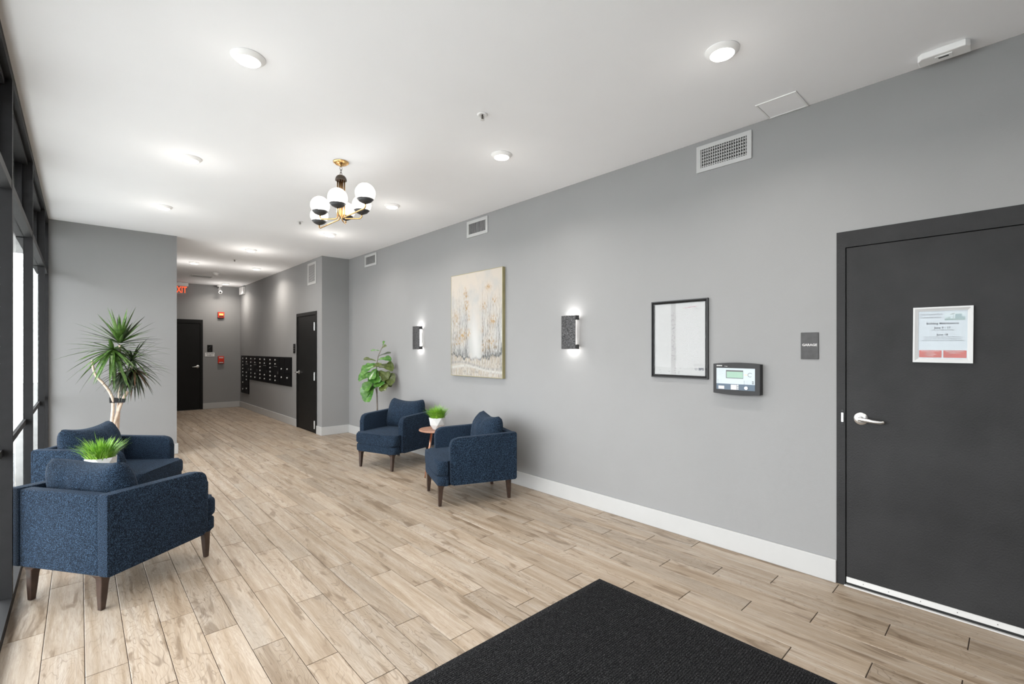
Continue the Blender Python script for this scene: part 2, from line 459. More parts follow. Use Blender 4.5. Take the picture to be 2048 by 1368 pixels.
struct(MB().box(XH0-T, YP+T, 0, XH0, YB, H), 'wall_hall_left', wall_m)
struct(MB().box(XL-.02, YP, 0, XH0, YP+T, H), 'wall_partition', wall_m)
struct(MB().box(XL-.14, YR-T, 0, XR+T, YR, H), 'wall_rear', wall_m)
mb = MB(); mb.box(XL-.14, YR-T, H, XR+T, YP+T, H+.1); mb.box(XH0-T, YP+T, H, XH1+T, YB+T, H+.1)
struct(mb, 'ceiling', ceil_m)
# pavement outside the window wall
struct(MB().box(-30, -25, -.15, XL-.142, 30, -.05), 'ground_outside', outside_m)
struct(MB().box(XL-.14, YR-.001, 0, XL, -.6201, H), 'wall_left', wall_m)
struct(MB().box(XL-.14-CANOPY, -4, 2.80, XL-.142, 9.5, 3.4), 'canopy_outside', outside_m)

BH, BT = .142, .016
def board(name, x0, y0, x1, y1):
    """skirting with a small eased top edge and a low shoe strip; runs along the longer side"""
    o = from_bm(rbox(x0, y0, 0, x1, y1, BH, .003, 1), name, trim_m, None, smooth=False, kind='structure'); return o
board('baseboard_right', XR-BT, D1[1], XR-.0002, YP-BT)
board('baseboard_jog', XH1-BT, YP-BT, XR-.0002, YP-.0002)
board('baseboard_hall_right_near', XH1-BT, YP, XH1-.0002, D2[0])
board('baseboard_hall_right', XH1-BT, D2[1], XH1-.0002, YB-BT)
board('baseboard_hall_back', D3[1], YB-BT, XH1-.0002, YB-.0002)
board('baseboard_partition', XL+.0, YP-BT, XH0+BT, YP-.0002)
board('baseboard_hall_left', XH0+.0002, YP-.0001, XH0+BT, YB-.002)

# ------------------------------------------------------------------ window wall (bays between mullions)
edges = [-.62, .86, 2.32, 3.84, 5.40, 7.15, YP]
for i in range(len(edges)-1):
    y0, y1 = edges[i], edges[i+1]
    wd = empty(f'window_{i+1}', (0, y0, 0), kind='structure')
    ln_ = y1-y0; y0_, m0 = 0, .05
    MB().box(XL-.054, 0, .055, XL, m0, 2.36).box(XL-.095, 0, 2.36, XL, m0, H-.001).box(XL-.050, m0, .055, XL-.030, m0+.012, 2.352).build('mullion', black_m, wd)
    MB().box(XL-.13, 0, .0, XL, ln_, .055).build('sill', black_m, wd)
    mbh = MB(); mbh.box(XL-.10, m0, 2.965, XL, ln_, H-.001); mbh.box(XL-.10, m0, 2.93, XL-.03, ln_, 2.965); mbh.build('head_rail', black_m, wd)
    mbt = MB(); mbt.box(XL-.10, m0, 2.352, XL-.002, ln_, 2.402); mbt.box(XL-.10, m0, 2.402, XL-.05, ln_, 2.425); mbt.build('transom', black_m, wd)
    if True:
        MB().box(XL-.054, m0, .85, XL-.037, ln_, .892).build('middle_rail', black_m, wd)
        MB().box(XL-.090, m0, 2.425, XL-.084, ln_, 2.93).build('glass_pane', pane_m, wd)
        MB().box(XL-.0535, m0, .892, XL-.0475, ln_, 2.352).build('glass_pane', pane_m, wd)
        MB().box(XL-.0535, m0, .055, XL-.0475, ln_, .85).build('glass_pane', pane_m, wd)
        # stops that hold the upper pane
        MB().box(XL-.10, m0, 2.425, XL-.06, m0+.035, 2.93).box(XL-.10, ln_-.035, 2.425, XL-.06, ln_, 2.93).build('glazing_stop', black_m, wd)
    if i == len(edges)-2: MB().box(XL-.054, ln_-.05, .055, XL, ln_-.0005, H-.001).build('jamb', black_m, wd)

# ------------------------------------------------------------------ doors
def lever(parent, x, z, flip=1, mat=None, s=1.0):
    """rose + lever on a face at local y=0 looking to -y; the arm points to +x*flip"""
    h = MB()
    prof = [(.001, -.0), (.036*s, 0), (.036*s, .006), (.030*s, .011), (.018*s, .013), (.015*s, .040), (.001, .041)]
    vs = []; 
    n = 28; base = len(h.v)
    for r, t in prof:
        for k in range(n):
            a = 2*PI*k/n; vs.append((x+r*math.cos(a), -t, z+r*math.sin(a)))
    fs = [(i*n+k, i*n+(k+1) % n, (i+1)*n+(k+1) % n, (i+1)*n+k) for i in range(len(prof)-1) for k in range(n)]
    h.add(vs, fs)
    h.tube([(x-.006*flip, -.038, z), (x+.02*flip, -.045, z-.001), (x+.06*flip, -.047, z-.006), (x+.10*flip, -.043, z-.010), (x+.112*flip, -.034, z-.008)], [.013, .0125, .011, .010, .009], 12)
    o = h.build('door_handle', steel_m, parent, smooth=True); o.data.set_sharp_from_angle(angle=.7); return o
# door 1 (garage): local x to viewer's right = -Y
d1 = empty('door_1', (XR, D1[1], 0), -PI/2, kind='structure')
W1 = D1[1]-D1[0]; FW = .046
mb = MB(); P_ = -.004
mb.box(0, P_, 0, FW, .10, D1[2]); mb.box(FW, P_, D1[2]-.098, W1-FW, .10, D1[2]); mb.box(W1-FW, P_, 0, W1, .10, D1[2])
mb.box(FW, .045, 0, FW+.012, .10, D1[2]-.098); mb.box(W1-FW-.012, .045, 0, W1-FW, .10, D1[2]-.098)
mb.build('door_frame', door_m, d1)
leaf = MB().box(FW+.005, 0, .022, W1-FW-.005, .043, D1[2]-.103).build('door_leaf', door_m, d1)
lever(leaf, FW+.005+.073, 1.033, 1)
MB().box(FW+.006, -.006, .024, W1-FW-.006, -.0002, .056).build('kick_strip', alu_m, leaf)
sc_ = MB()
for x in (.09, .21, .35, .5, .65, .8): sc_.lathe([(.0025, 0), (.0025, .002)], 8, (0, 0, 0)) if False else sc_.box(FW+x-.002, -.0068, .038, FW+x+.002, -.006, .042)
sc_.build('screws', dgrey_m, leaf, kind='stuff')
MB().box(FW+.006, .004, .006, W1-FW-.006, .02, .022).build('rubber_sweep', void_m, leaf)
mb = MB(); mb.box(FW-.022, P_-.0035, .990, FW-.008, P_, 1.078); mb.build('strike_frame', dgrey_m, d1)
MB().box(FW-.020, P_-.006, 1.005, FW-.010, P_-.0036, 1.060).build('strike_plate', steel_m, d1)
MB().box(FW-.005, -.012, 0, W1-FW+.005, .10, .006).build('threshold', alu_m, d1)
MB().box(FW-.0, .101, 0, W1-FW, .118, D1[2]-.098).build('backing', void_m, d1)

# door 2 (hall right wall), leaf nearly flush, hinges on the viewer's right
d2 = empty('door_2', (XH1, D2[1], 0), -PI/2, kind='structure')
W2 = D2[1]-D2[0]; FW = .05
mb = MB(); mb.box(0, -.012, 0, FW, .10, D2[2]); mb.box(FW, -.012, D2[2]-.06, W2-FW, .10, D2[2]); mb.box(W2-FW, -.012, 0, W2, .10, D2[2]); mb.build('door_frame', fdoor_m, d2)
leaf = MB().box(FW+.004, -.002, .012, W2-FW-.004, .04, D2[2]-.064).build('door_leaf', fdoor_m, d2)
lever(leaf, FW+.07, 1.03, -1)
for z in (1.85, .985, .15):
    h = MB(); h.tube([(W2-FW-.014, -.020, z-.07), (W2-FW-.014, -.020, z+.07)], .011, 10); h.box(W2-FW-.036, -.005, z-.065, W2-FW-.018, -.0022, z+.065)
    h.build('hinge', steel_m, d2)
MB().box(FW, .06, 0, W2-FW, .10, D2[2]-.06).build('backing', void_m, d2)
# door 3 (back wall) faces -Y
d3 = empty('door_3', (D3[0], YB, 0), 0, kind='structure')
W3 = D3[1]-D3[0]; FW = .055
mb = MB(); mb.box(0, -.012, 0, FW, .10, D3[2]); mb.box(FW, -.012, D3[2]-.09, W3-FW, .10, D3[2]); mb.box(W3-FW, -.012, 0, W3, .10, D3[2]); mb.build('door_frame', fdoor_m, d3)
leaf = MB().box(FW+.004, 0, .012, W3-FW-.004, .04, D3[2]-.094).build('door_leaf', fdoor_m, d3)
lever(leaf, W3-FW-.05, 1.04, -1)
MB().box(FW, .06, 0, W3-FW, .10, D3[2]-.09).build('backing', void_m, d3)

# ------------------------------------------------------------------ ribbed entrance mat
mx0, mx1, my0, my1 = .575, 2.405, -1.25, 1.79
prof = [(my0, 0)]; yv = my0; prof.append((my0, .006))
bw = .03; yv = my0+bw; prof.append((yv, .006))
while yv < my1-bw-.012:
    prof += [(yv+.002, .0085), (yv+.007, .0085), (yv+.009, .0058), (yv+.011, .0058)]; yv += .0115
prof += [(my1-bw, .006), (my1, .006), (my1, 0)]
vs = []; fs = []
for y, z in prof: vs += [(mx0+.03, y, z), (mx1-.03, y, z)]
for i in range(len(prof)-1): fs.append((2*i, 2*i+1, 2*i+3, 2*i+2))
mt = empty('entrance_mat', ((mx0+mx1)/2, (my0+my1)/2, 0), 0, 'black ribbed carpet entrance mat lying on the plank floor', 'mat')
def tolocal(mb_, o): mb_.v = [(x-o.location.x, y-o.location.y, z-o.location.z) for x, y, z in mb_.v]; return mb_
tolocal(MB().add(vs, fs), mt).build('ribbed_pile', mat_m, mt)
rub = plain('black_rubber_edge', (.012, .012, .013), .7)
for xa in (mx0, mx1-.03): tolocal(MB().box(xa, my0, 0, xa+.03, my1, .0055), mt).build('side_edging', mat_m, mt)

# ------------------------------------------------------------------ armchair
def armchair(loc, heading, label):
    """local +x is the way the chair faces, +y its left"""
    t = empty('armchair', (*loc, 0), math.atan2(heading[1], heading[0]), label, 'armchair', 'navy tweed armchairs')
    for s in (-1, 1):
        pts = [(-.385, .205), (.262, .205), (.268, .632), (-.385, .655)]
        bm = prism(rpoly(pts, [.012, .028, .085, .012], 6), 'y', .285*s, .352*s, .013, 3)
        from_bm(bm, 'arm', fabric_m, t, angle=.9)
    bm = rbox(-.383, -.2845, .205, -.318, .2845, .650, .012, 3); from_bm(bm, 'back_panel', fabric_m, t, angle=.9)
    # seam welt along the back
    out = [(-.30, -.2835), (.27, -.2835), (.275, -.325), (.372, -.325), (.372, .325), (.275, .325), (.27, .2835), (-.30, .2835)]
    rad = [.01, 0, .012, .06, .06, .012, 0, .01]
    bm = prism(rpoly(out, rad, 5), 'z', .200, .288, .016, 3); from_bm(bm, 'seat_base', fabric_m, t, angle=.9)
    # T shaped cushion, crowned
    out = [(-.31, -.282), (.275, -.282), (.278, -.328), (.378, -.328), (.378, .328), (.278, .328), (.275, .282), (-.31, .282)]
    bm = prism(rpoly(out, rad, 5), 'z', .292, .425, .036, 4)
    bmesh.ops.triangulate(bm, faces=[f for f in bm.faces if len(f.verts) > 4])
    bmesh.ops.subdivide_edges(bm, edges=[e_ for e_ in bm.edges if e_.calc_length() > .12], cuts=3, use_grid_fill=True)
    for v in bm.verts:
        if v.co.z > .36:
            k = max(0, 1-(v.co.x/.39)**2)*max(0, 1-(v.co.y/.33)**2); v.co.z += .022*k
    from_bm(bm, 'seat_cushion', fabric_m, t, angle=1.2)
    # loose back cushion with pulled corners
    nx, nz = 22, 16; W_, H_, T_ = .585, .40, .108
    vs = []; fs = []
    for side in (-1, 1):
        for j in range(nz+1):
            for i in range(nx+1):
                u = -1+2*i/nx; v = -1+2*j/nz
                th = T_*(max(0, 1-abs(u)**3.6)**.5)*(max(0, 1-abs(v)**3.4)**.5)
                rc = max(0, abs(u)-.86)*max(0, abs(v)-.84)*16; y = W_/2*u*(1-.05*v)*(1-.05*max(0, v)**2)*(1-.10*rc); z = H_/2*v*(1-(.20 if v > 0 else .05)*(1-u*u)-.18*rc)
                th += .006*math.sin(9*u+4*v)*(1-u*u)*(1-v*v) + .004*math.sin(17*u)*(v > .3)*(1-u*u)*(1-v*v)
                x = side*th
                # soft sag so the middle slumps forward
                x += .03*(1-u*u)*(1-v*v)
                vs.append((x, y, z))
    o_ = (nx+1)*(nz+1)
    for j in range(nz):
        for i in range(nx):
            a = j*(nx+1)+i; b_ = a+1; c_ = a+nx+2; d_ = a+nx+1
            fs.append((a, b_, c_, d_)); fs.append((a+o_, d_+o_, c_+o_, b_+o_))
    bm = bmesh.new(); vv = [bm.verts.new(v) for v in vs]
    for f in fs: bm.faces.new([vv[k] for k in f])
    bmesh.ops.remove_doubles(bm, verts=bm.verts, dist=.0015)
    bmesh.ops.transform(bm, matrix=Matrix.Translation((-.205, 0, .612)) @ Matrix.Rotation(-.20, 4, 'Y'), verts=bm.verts)
    from_bm(bm, 'back_cushion', fabric_m, t)
    for fx in (-1, 1):
        for sy in (-1, 1):
            secs = [(.2005, .048, .044), (.191, .034, .032), (.176, .0215, .025), (.145, .019, .0215), (.09, .017, .0195), (.0, .0125, .0135)]
            cx0 = .338 if fx > 0 else -.335
            vs = []; fs = []
            for k, (z, hw, hd) in enumerate(secs):
                yc = sy*(.255 - (hw-.0205 if hw > .0205 else 0)*.75)
                xc = cx0 + fx*.006*(1-z/.2) - fx*(hd-.02 if hd > .02 else 0)*.5
                vs += [(xc-hd, yc-hw, z), (xc+hd, yc-hw, z), (xc+hd, yc+hw, z), (xc-hd, yc+hw, z)]
            for k in range(len(secs)-1):
                for q in range(4):
                    a, b_ = k*4+q, k*4+(q+1) % 4; fs.append((a, b_, b_+4, a+4))
            fs += [(0, 1, 2, 3), tuple(len(vs)-4+q for q in (3, 2, 1, 0))]
            bm = bmesh.new(); vv = [bm.verts.new(v) for v in vs]
            for f in fs: bm.faces.new([vv[q] for q in f])
            bmesh.ops.recalc_face_normals(bm, faces=bm.faces)
            bmesh.ops.bevel(bm, geom=bm.edges[:], offset=.003, segments=1, affect='EDGES')
            from_bm(bm, 'leg', legwood_m, t, smooth=False)
    return t
chairC = armchair((.22, 3.87), (.817, .577), 'navy tweed armchair nearest the camera, seen from behind beside the windows')
index_kids()
def copychair(loc, heading, label):
    c = copy_tree(chairC); c.location = (*loc, 0); c.rotation_euler = (0, 0, math.atan2(heading[1], heading[0])); c['label'] = label; return c
copychair((.235, 5.324), (.8, -.6), 'navy tweed armchair by the windows, further back, in front of the tall spiky plant')
copychair((2.855, 3.740), (-.933, .359), 'navy tweed armchair by the right wall nearest the camera, its side showing')
copychair((2.965, 5.402), (-.945, -.327), 'navy tweed armchair in front of the broad-leaved fig tree by the right wall')

# ------------------------------------------------------------------ side tables
def side_table(x, y, rz, label):
    t = empty('side_table', (x, y, 0), rz, label, 'side table', 'round walnut side tables between the armchairs')
    MB().lathe([(.190, .498), (.200, .504), (.200, .514), (.196, .519), (.0, .519)], 48, cap0=True, cap1=False).build('table_top', top_m, t, smooth=True).data.set_sharp_from_angle(angle=.6)
    for k in range(3):
        a = 2*PI*k/3+PI
        m_ = copper_m
        MB().tube([(.10*math.cos(a), .10*math.sin(a), .4978), (.235*math.cos(a), .235*math.sin(a), .0)], [.0105, .007], 12).build('leg', m_, t, smooth=True)
    MB().lathe([(.12, .4900), (.12, .4978)], 24).build('mounting_plate', copper_m, t)
    return t
side_table(3.075, 4.64, .42, 'round walnut side table on thin copper legs between the two right-hand armchairs')
side_table(.05, 4.62, 1.0, 'round walnut side table half hidden between the two window-side armchairs')

def grass_pot(x, y, z, rz, label, seed):
    r = random.Random(seed)
    t = empty('potted_grass', (x, y, z), rz, label, 'potted plant', 'bright green grass in white faceted pots'); t.scale = (1.1, 1.1, 1.08)
    # faceted bowl: hexagonal rings turned against each other
    rings = [(.042, 0, 0), (.083, .052, .5), (.086, .128, 0)]
    vs = []; n = 6
    for rad, zz, off in rings:
        for k in range(n):
            a = 2*PI*(k+off)/n; vs.append((rad*math.cos(a), rad*math.sin(a), zz))
    fs = [tuple(range(n))[::-1]]
    for k in range(n):
        k2 = (k+1) % n
        fs += [(k, k2, n+k), (k2, n+k2, n+k)]
        fs += [(n+k, 2*n+k2, 2*n+k), (n+k, n+k2, 2*n+k2)]
    o0 = len(vs)
    for k in range(n):
        a = 2*PI*k/n; vs.append((.080*math.cos(a), .080*math.sin(a), .128)); 
    for k in range(n):
        a = 2*PI*k/n; vs.append((.074*math.cos(a), .074*math.sin(a), .100))
    for k in range(n):
        k2 = (k+1) % n; fs += [(2*n+k, 2*n+k2, o0+k2, o0+k), (o0+k, o0+k2, o0+n+k2, o0+n+k)]
    fs.append(tuple(o0+n+k for k in range(n)))
    MB().add(vs, fs).build('pot', ceramic_m, t)
    g = MB()
    for i in range(420):
        a = r.uniform(0, 2*PI); rr = .068*math.sqrt(r.random()); bx, by = rr*math.cos(a), rr*math.sin(a)
        out = rr/.068; lean = (.06+.92*out*r.uniform(.5, 1.2)); ln2 = r.uniform(.11, .165)*(1+.3*(r.random() > .92))
        a2 = a+r.uniform(-.5, .5); wd = r.uniform(.0025, .0045)
        prev = None; px, py, pz = bx, by, .102; th = lean*.45
        sx_, sy_ = -math.sin(a2)*wd, math.cos(a2)*wd
        vs = []; fs = []
        for s in range(5):
            k = 1-(s/4)**1.6*.95
            vs += [(px-sx_*k, py-sy_*k, pz), (px+sx_*k, py+sy_*k, pz)]
            stp = ln2/4; th2 = th+lean*(s/4)*1.1
            px += math.cos(a2)*math.sin(th2)*stp; py += math.sin(a2)*math.sin(th2)*stp; pz += math.cos(th2)*stp
        for s in range(4): fs.append((2*s, 2*s+1, 2*s+3, 2*s+2))
        g.add(vs, fs)
    g.build('grass_blades', grass_m, t, smooth=True, kind='stuff')
    return t
grass_pot(3.06, 4.60, .519, .5, 'grass plant in a white faceted pot on the right-hand side table', 3)
grass_pot(.113, 4.585, .519, .2, 'grass plant in a white faceted pot between the window-side armchairs', 5)

# ------------------------------------------------------------------ dracaena
def ribbon(pts, wid, fold=.25, up=Vector((0, 0, 1))):
    mb = MB(); vs = []; fs = []
    n = len(pts)
    for i, p in enumerate(pts):
        d = (pts[min(i+1, n-1)]-pts[max(i-1, 0)]).normalized()
        sd = d.cross(up)
        if sd.length < .05: sd = d.cross(Vector((1, 0, 0)))
        sd.normalize(); nn = sd.cross(d)
        k = i/(n-1); w_ = wid*(min(1, .55+1.8*k) if k < .25 else (1-((k-.25)/.75)**1.7))+.0004
        vs += [p-sd*w_+nn*w_*fold, p, p+sd*w_+nn*w_*fold]
    for i in range(n-1):
        a = 3*i; fs += [(a, a+1, a+4, a+3), (a+1, a+2, a+5, a+4)]
    return mb.add(vs, fs)
dr = empty('dracaena_plant', (.30, 6.72, 0), 0, 'tall spiky dracaena with pale canes behind the window-side armchairs', 'plant')
MB().lathe([(.13, 0), (.165, .02), (.185, .36), (.190, .38), (.178, .38), (.172, .34)], 36, cap1=False).build('planter', black_m, dr, smooth=True)
MB().lathe([(.001, .345), (.1725, .345)], 36, cap0=False, cap1=False).build('soil', soil_m, dr)
def cane(pts, r0, r1):
    # smooth the polyline a little
    P = [Vector(p) for p in pts]; out = []
    for i in range(len(P)-1):
        a = P[max(i-1, 0)]; b_ = P[i]; c_ = P[i+1]; d_ = P[min(i+2, len(P)-1)]
        for k in range(5):
            t_ = k/5; t2 = t_*t_; t3 = t2*t_
            out.append(.5*((2*b_)+(-a+c_)*t_+(2*a-5*b_+4*c_-d_)*t2+(-a+3*b_-3*c_+d_)*t3))
    out.append(P[-1]); n = len(out)
    MB().tube(out, [r0+(r1-r0)*i/(n-1) for i in range(n)], 10).build('cane', cane_m, dr, smooth=True)
cane([(-.03, 0, .345), (-.045, 0, .6), (-.035, -.02, .86), (-.06, -.03, .98), (-.12, -.03, 1.09), (-.17, -.03, 1.16), (-.195, -.03, 1.24), (-.205, -.03, 1.34)], .0165, .010)
cane([(.0, .0, .345), (-.03, .0, .58), (.035, -.01, .86), (.09, -.01, .985)], .0175, .0155)
cane([(.03, .03, .345), (.00, .03, .7), (.02, .03, .95), (.035, .02, 1.25), (.02, .0, 1.50)], .0095, .009)
cane([(.0, .04, .345), (.02, .05, .8), (.02, .04, 1.1), (.13, .02, 1.25)], .010, .009)
MB().add([(-.064, -.035, .87), (.062, -.045, .865), (.075, -.035, .905), (-.066, -.03, .925), (-.064, .045, .87), (.062, .05, .865), (.075, .045, .905), (-.066, .045, .925)],
         [(0, 1, 2, 3), (5, 4, 7, 6), (1, 5, 6, 2), (4, 0, 3, 7)]).build('cane_tie', strap_m, dr)
def rosette(c, n, lmin, lmax, el0, el1, droop, wid, mats, az=None, seed=1):
    r = random.Random(seed)
    for i in range(n):
        a = 2*PI*(i*.382)+r.uniform(-.2, .2)
        if az: a = r.uniform(*az)
        el = el0+(el1-el0)*((i+r.random())/n)
        ln2 = r.uniform(lmin, lmax); d = Vector((math.cos(a)*math.cos(el), math.sin(a)*math.cos(el)*.8, math.sin(el)))
        p = Vector(c); pts = [p.copy()]; segs = 7
        for s in range(segs):
            d.z -= droop*r.uniform(.6, 1.3)/segs*(s/segs+.3); d.normalize(); p = p+d*ln2/segs; pts.append(p.copy())
        ribbon(pts, wid*r.uniform(.75, 1.15)).build('leaf', mats[0] if r.random() < .72 else mats[1], dr, smooth=False)
rosette((.025, 0, 1.52), 46, .30, .44, 1.35, .0, .30, .0175, (drac_m, dracd_m), seed=11)
rosette((-.04, -.04, 1.45), 60, .34, .54, .40, -1.2, .50, .0190, (drac_m, drac_m), seed=12)
rosette((.13, .02, 1.34), 56, .24, .40, .9, -.6, .7, .0100, (dracd_m, drac_m), seed=13)
rosette((.15, .02, 1.22), 90, .22, .40, .4, -1.35, 1.0, .0110, (dracd_m, dracb_m), seed=14)
rosette((.05, .0, 1.20), 50, .22, .36, -.1, -1.35, .9, .0095, (dracd_m, drac_m), seed=15)

# ------------------------------------------------------------------ fiddle leaf fig
fg = empty('fiddle_leaf_fig', (3.19, 6.36, 0), 0, 'slender broad-leaved fig tree in the corner behind the right-hand armchairs', 'plant')
MB().lathe([(.10, 0), (.125, .02), (.14, .27), (.145, .285), (.133, .285), (.128, .25)], 32, cap1=False).build('planter', ceramic_m, fg, smooth=True)
MB().lathe([(.001, .255), (.13, .255)], 32, cap0=False, cap1=False).build('soil', soil_m, fg)
MB().tube([(0, 0, .25), (.003, 0, .6), (-.002, 0, .84), (.0, 0, 1.0), (-.01, 0, 1.2), (.02, 0, 1.36), (.07, 0, 1.46), (.10, 0, 1.52)], [.012, .011, .010, .009, .008, .007, .005, .004], 10).build('stem', stem_m, fg, smooth=True)
MB().tube([(-.005, 0, .80), (-.03, -.01, .90), (-.05, -.02, 1.0)], [.006, .005, .004], 8).build('stem', stem_m, fg, smooth=True)
def figleaf(base, d, ln2, wd, nrm, mat):
    d = Vector(d).normalized(); nrm = Vector(nrm); sd = d.cross(nrm).normalized(); nrm = sd.cross(d)
    shp = [(0, .02), (.06, .03), (.12, .20), (.25, .36), (.40, .40), (.55, .58), (.70, .85), (.83, .98), (.93, .80), (.985, .38), (1, .05)]
    vs = []; fs = []
    for k, (t_, w_) in enumerate(shp):
        c_ = Vector(base)+d*ln2*t_-Vector((0, 0, 1))*.18*ln2*t_*t_
        wave = .06*math.sin(k*2.2)*wd
        for q in (-1, -.5, 0, .5, 1):
            vs.append(c_+sd*wd*.5*w_*q+nrm*(abs(q)*wd*.14*w_+(wave if abs(q) == 1 else 0)))
    for k in range(len(shp)-1):
        for q in range(4):
            a = k*5+q; fs.append((a, a+1, a+6, a+5))
    MB().add(vs, fs).build('leaf', mat, fg, smooth=True)
# (base height, azimuth deg, elevation deg, length, width, facing, material); azimuth 0 = right in view
vx, vy = Vector((ct, -st, 0)), Vector((-st, -ct, 0))   # picture-right and towards the room
spec = [(1.49, 60, 75, .10, .03, 0), (1.46, 0, 45, .09, .04, 1), (1.43, 180, 12, .13, .03, 0), (1.34, 15, 28, .20, .035, 2), (1.30, 8, 12, .19, .09, 0), (1.24, 175, -5, .17, .08, 0),
        (1.22, 200, -15, .20, .13, 0), (1.20, 5, 5, .22, .15, 1), (1.14, -15, -25, .18, .15, 1), (1.18, 250, -35, .19, .13, 0), (1.10, 0, -18, .24, .17, 1), (1.10, 185, -5, .24, .15, 0),
        (1.06, 215, -40, .22, .13, 0), (1.04, 300, -30, .17, .13, 0), (1.02, 190, -45, .26, .16, 0), (1.00, -5, -5, .18, .06, 1), (.97, 225, -50, .26, .13, 0), (.98, 320, -20, .20, .12, 1),
        (1.12, 100, -10, .16, .13, 2), (1.02, 150, -10, .18, .13, 2), (1.26, 290, -10, .15, .10, 1), (.90, 10, 15, .20, .06, 1), (1.28, 190, 20, .18, .05, 1), (1.16, 270, -50, .19, .15, 0), (.92, 200, -35, .20, .10, 0)]
for z, az, el, ln2, wd, mi in spec:
    a, e_ = math.radians(az), math.radians(el)
    d = vx*math.cos(a)*math.cos(e_)+vy*(-math.sin(a))*math.cos(e_)+Vector((0, 0, 1))*math.sin(e_)
    bx = 0 if z < 1.36 else (z-1.34)*.6
    figleaf((bx, 0, z), d, ln2*1.12, wd*1.3, (vy*.75+Vector((0, 0, .66))), (fig_m, figo_m, dracd_m)[mi])

# ------------------------------------------------------------------ chandelier
CHX, CHY = 1.613, 3.866
ch = empty('chandelier', (CHX, CHY, H), 0, 'brass six-globe chandelier hanging on a short chain from the ceiling', 'chandelier')
MB().lathe([(.064, -.001), (.064, -.006), (.058, -.014), (.038, -.026), (.014, -.032), (.008, -.040), (.001, -.040)], 40, cap1=False).build('canopy', brass_m, ch, smooth=True)
cz = -.040
for k in range(3):
    c_ = []
    for q in range(17):
        a = 2*PI*q/16; rx, rz_ = .0095, .017
        x = rx*math.cos(a); z = cz-.015+rz_*math.sin(a)
        c_.append((x, 0, z) if k % 2 == 0 else (0, x, z))
    MB().tube(c_, .0019, 6, cap=False).build('chain_link', bronze_m, ch, smooth=True); cz -= .0245
MB().lathe([(.006, -.108), (.012, -.111), (.030, -.118), (.040, -.130), (.0455, -.146), (.0465, -.158), (.042, -.158), (.001, -.157)], 36, cap1=False).build('dome_cap', bronze_m, ch, smooth=True)
ZA, ZG, RG = 2.550-H, 2.665-H, .0785
gl = [(.0, -.43, -88), (0, 0, 0)]
for (rad, deg) in ((.425, -88), (.197, -120), (.182, 133), (.445, 92), (.170, 54), (.177, -45)):
    a = math.radians(deg); dx, dy = math.cos(a), math.sin(a)
    gx, gy = rad*dx, rad*dy; sx_, sy_ = .030*math.cos(a), .030*math.sin(a)
    pts = [(sx_, sy_, -.156), (sx_, sy_, ZA+.03)]
    for q in (.25, .5, .75, 1): pts.append((sx_+dx*.022*(1-math.cos(q*PI/2)), sy_+dy*.022*(1-math.cos(q*PI/2)), ZA+.022-.022*math.sin(q*PI/2)))
    pts.append((gx-dx*.022, gy-dy*.022, ZA))
    for q in (.25, .5, .75, 1): pts.append((gx-dx*.022+dx*.022*math.sin(q*PI/2), gy-dy*.022+dy*.022*math.sin(q*PI/2), ZA+.022*(1-math.cos(q*PI/2))))
    pts.append((gx, gy, ZG-RG-.002))
    arm = MB().tube(pts, .0060, 10).build('arm', brass_m, ch, smooth=True)
    MB().lathe([(.001, ZG-RG-.004), (.02, ZG-RG-.001), (.045, ZG-RG+.0115), (.0635, ZG-RG+.031), (.0605, ZG-RG+.031), (.0575, ZG-RG+.027)], 28, (gx, gy, 0), cap0=False, cap1=False).build('cup', cup_m, arm, smooth=True)
    pr = [(RG*math.sin(PI*q/18)+.0003, -RG*math.cos(PI*q/18)) for q in range(19)]
    MB().lathe(pr, 28, (gx, gy, ZG), cap0=False, cap1=False).build('globe', globe_m, arm, smooth=True)
    pr = [(.026*math.sin(PI*q/10)+.0002, -.032*math.cos(PI*q/10)) for q in range(11)]
    MB().lathe(pr, 16, (gx, gy, ZG-.004), cap0=False, cap1=False).build('bulb', bulb_m, arm, smooth=True)
    lamp('globe_light', 'POINT', (CHX+gx, CHY+gy, H+ZG+.004), GLOBE_W, (1, .96, .91), .036)

# ------------------------------------------------------------------ downlights
spots = [(.667, 2.82, 'ceiling downlight by the windows nearest the camera, left of the chandelier', 1), (2.49, 1.06, 'ceiling downlight largest on the right, above the floor by the garage door', 1),
         (.667, 4.63, 'ceiling downlight by the windows, second from the camera', 1), (2.51, 2.84, 'ceiling downlight in front of the right wall, beyond the first sprinkler', 1),
         (.677, 6.40, 'ceiling downlight by the windows, nearest the left partition wall', 1), (2.51, 4.65, 'ceiling downlight just right of the chandelier globes', 1),
         (2.51, 6.39, 'ceiling downlight just below the chandelier, over the far end of the lobby', 1), (1.99, 8.25, 'ceiling downlight at the mouth of the hall', 0),
         (1.52, 10.14, 'ceiling downlight in the hall on the side of the left partition', 0), (2.525, 10.07, 'ceiling downlight in the hall above the mailboxes', 0),
         (2.555, 12.86, 'ceiling downlight at the far end of the hall beside the security camera', 0)]
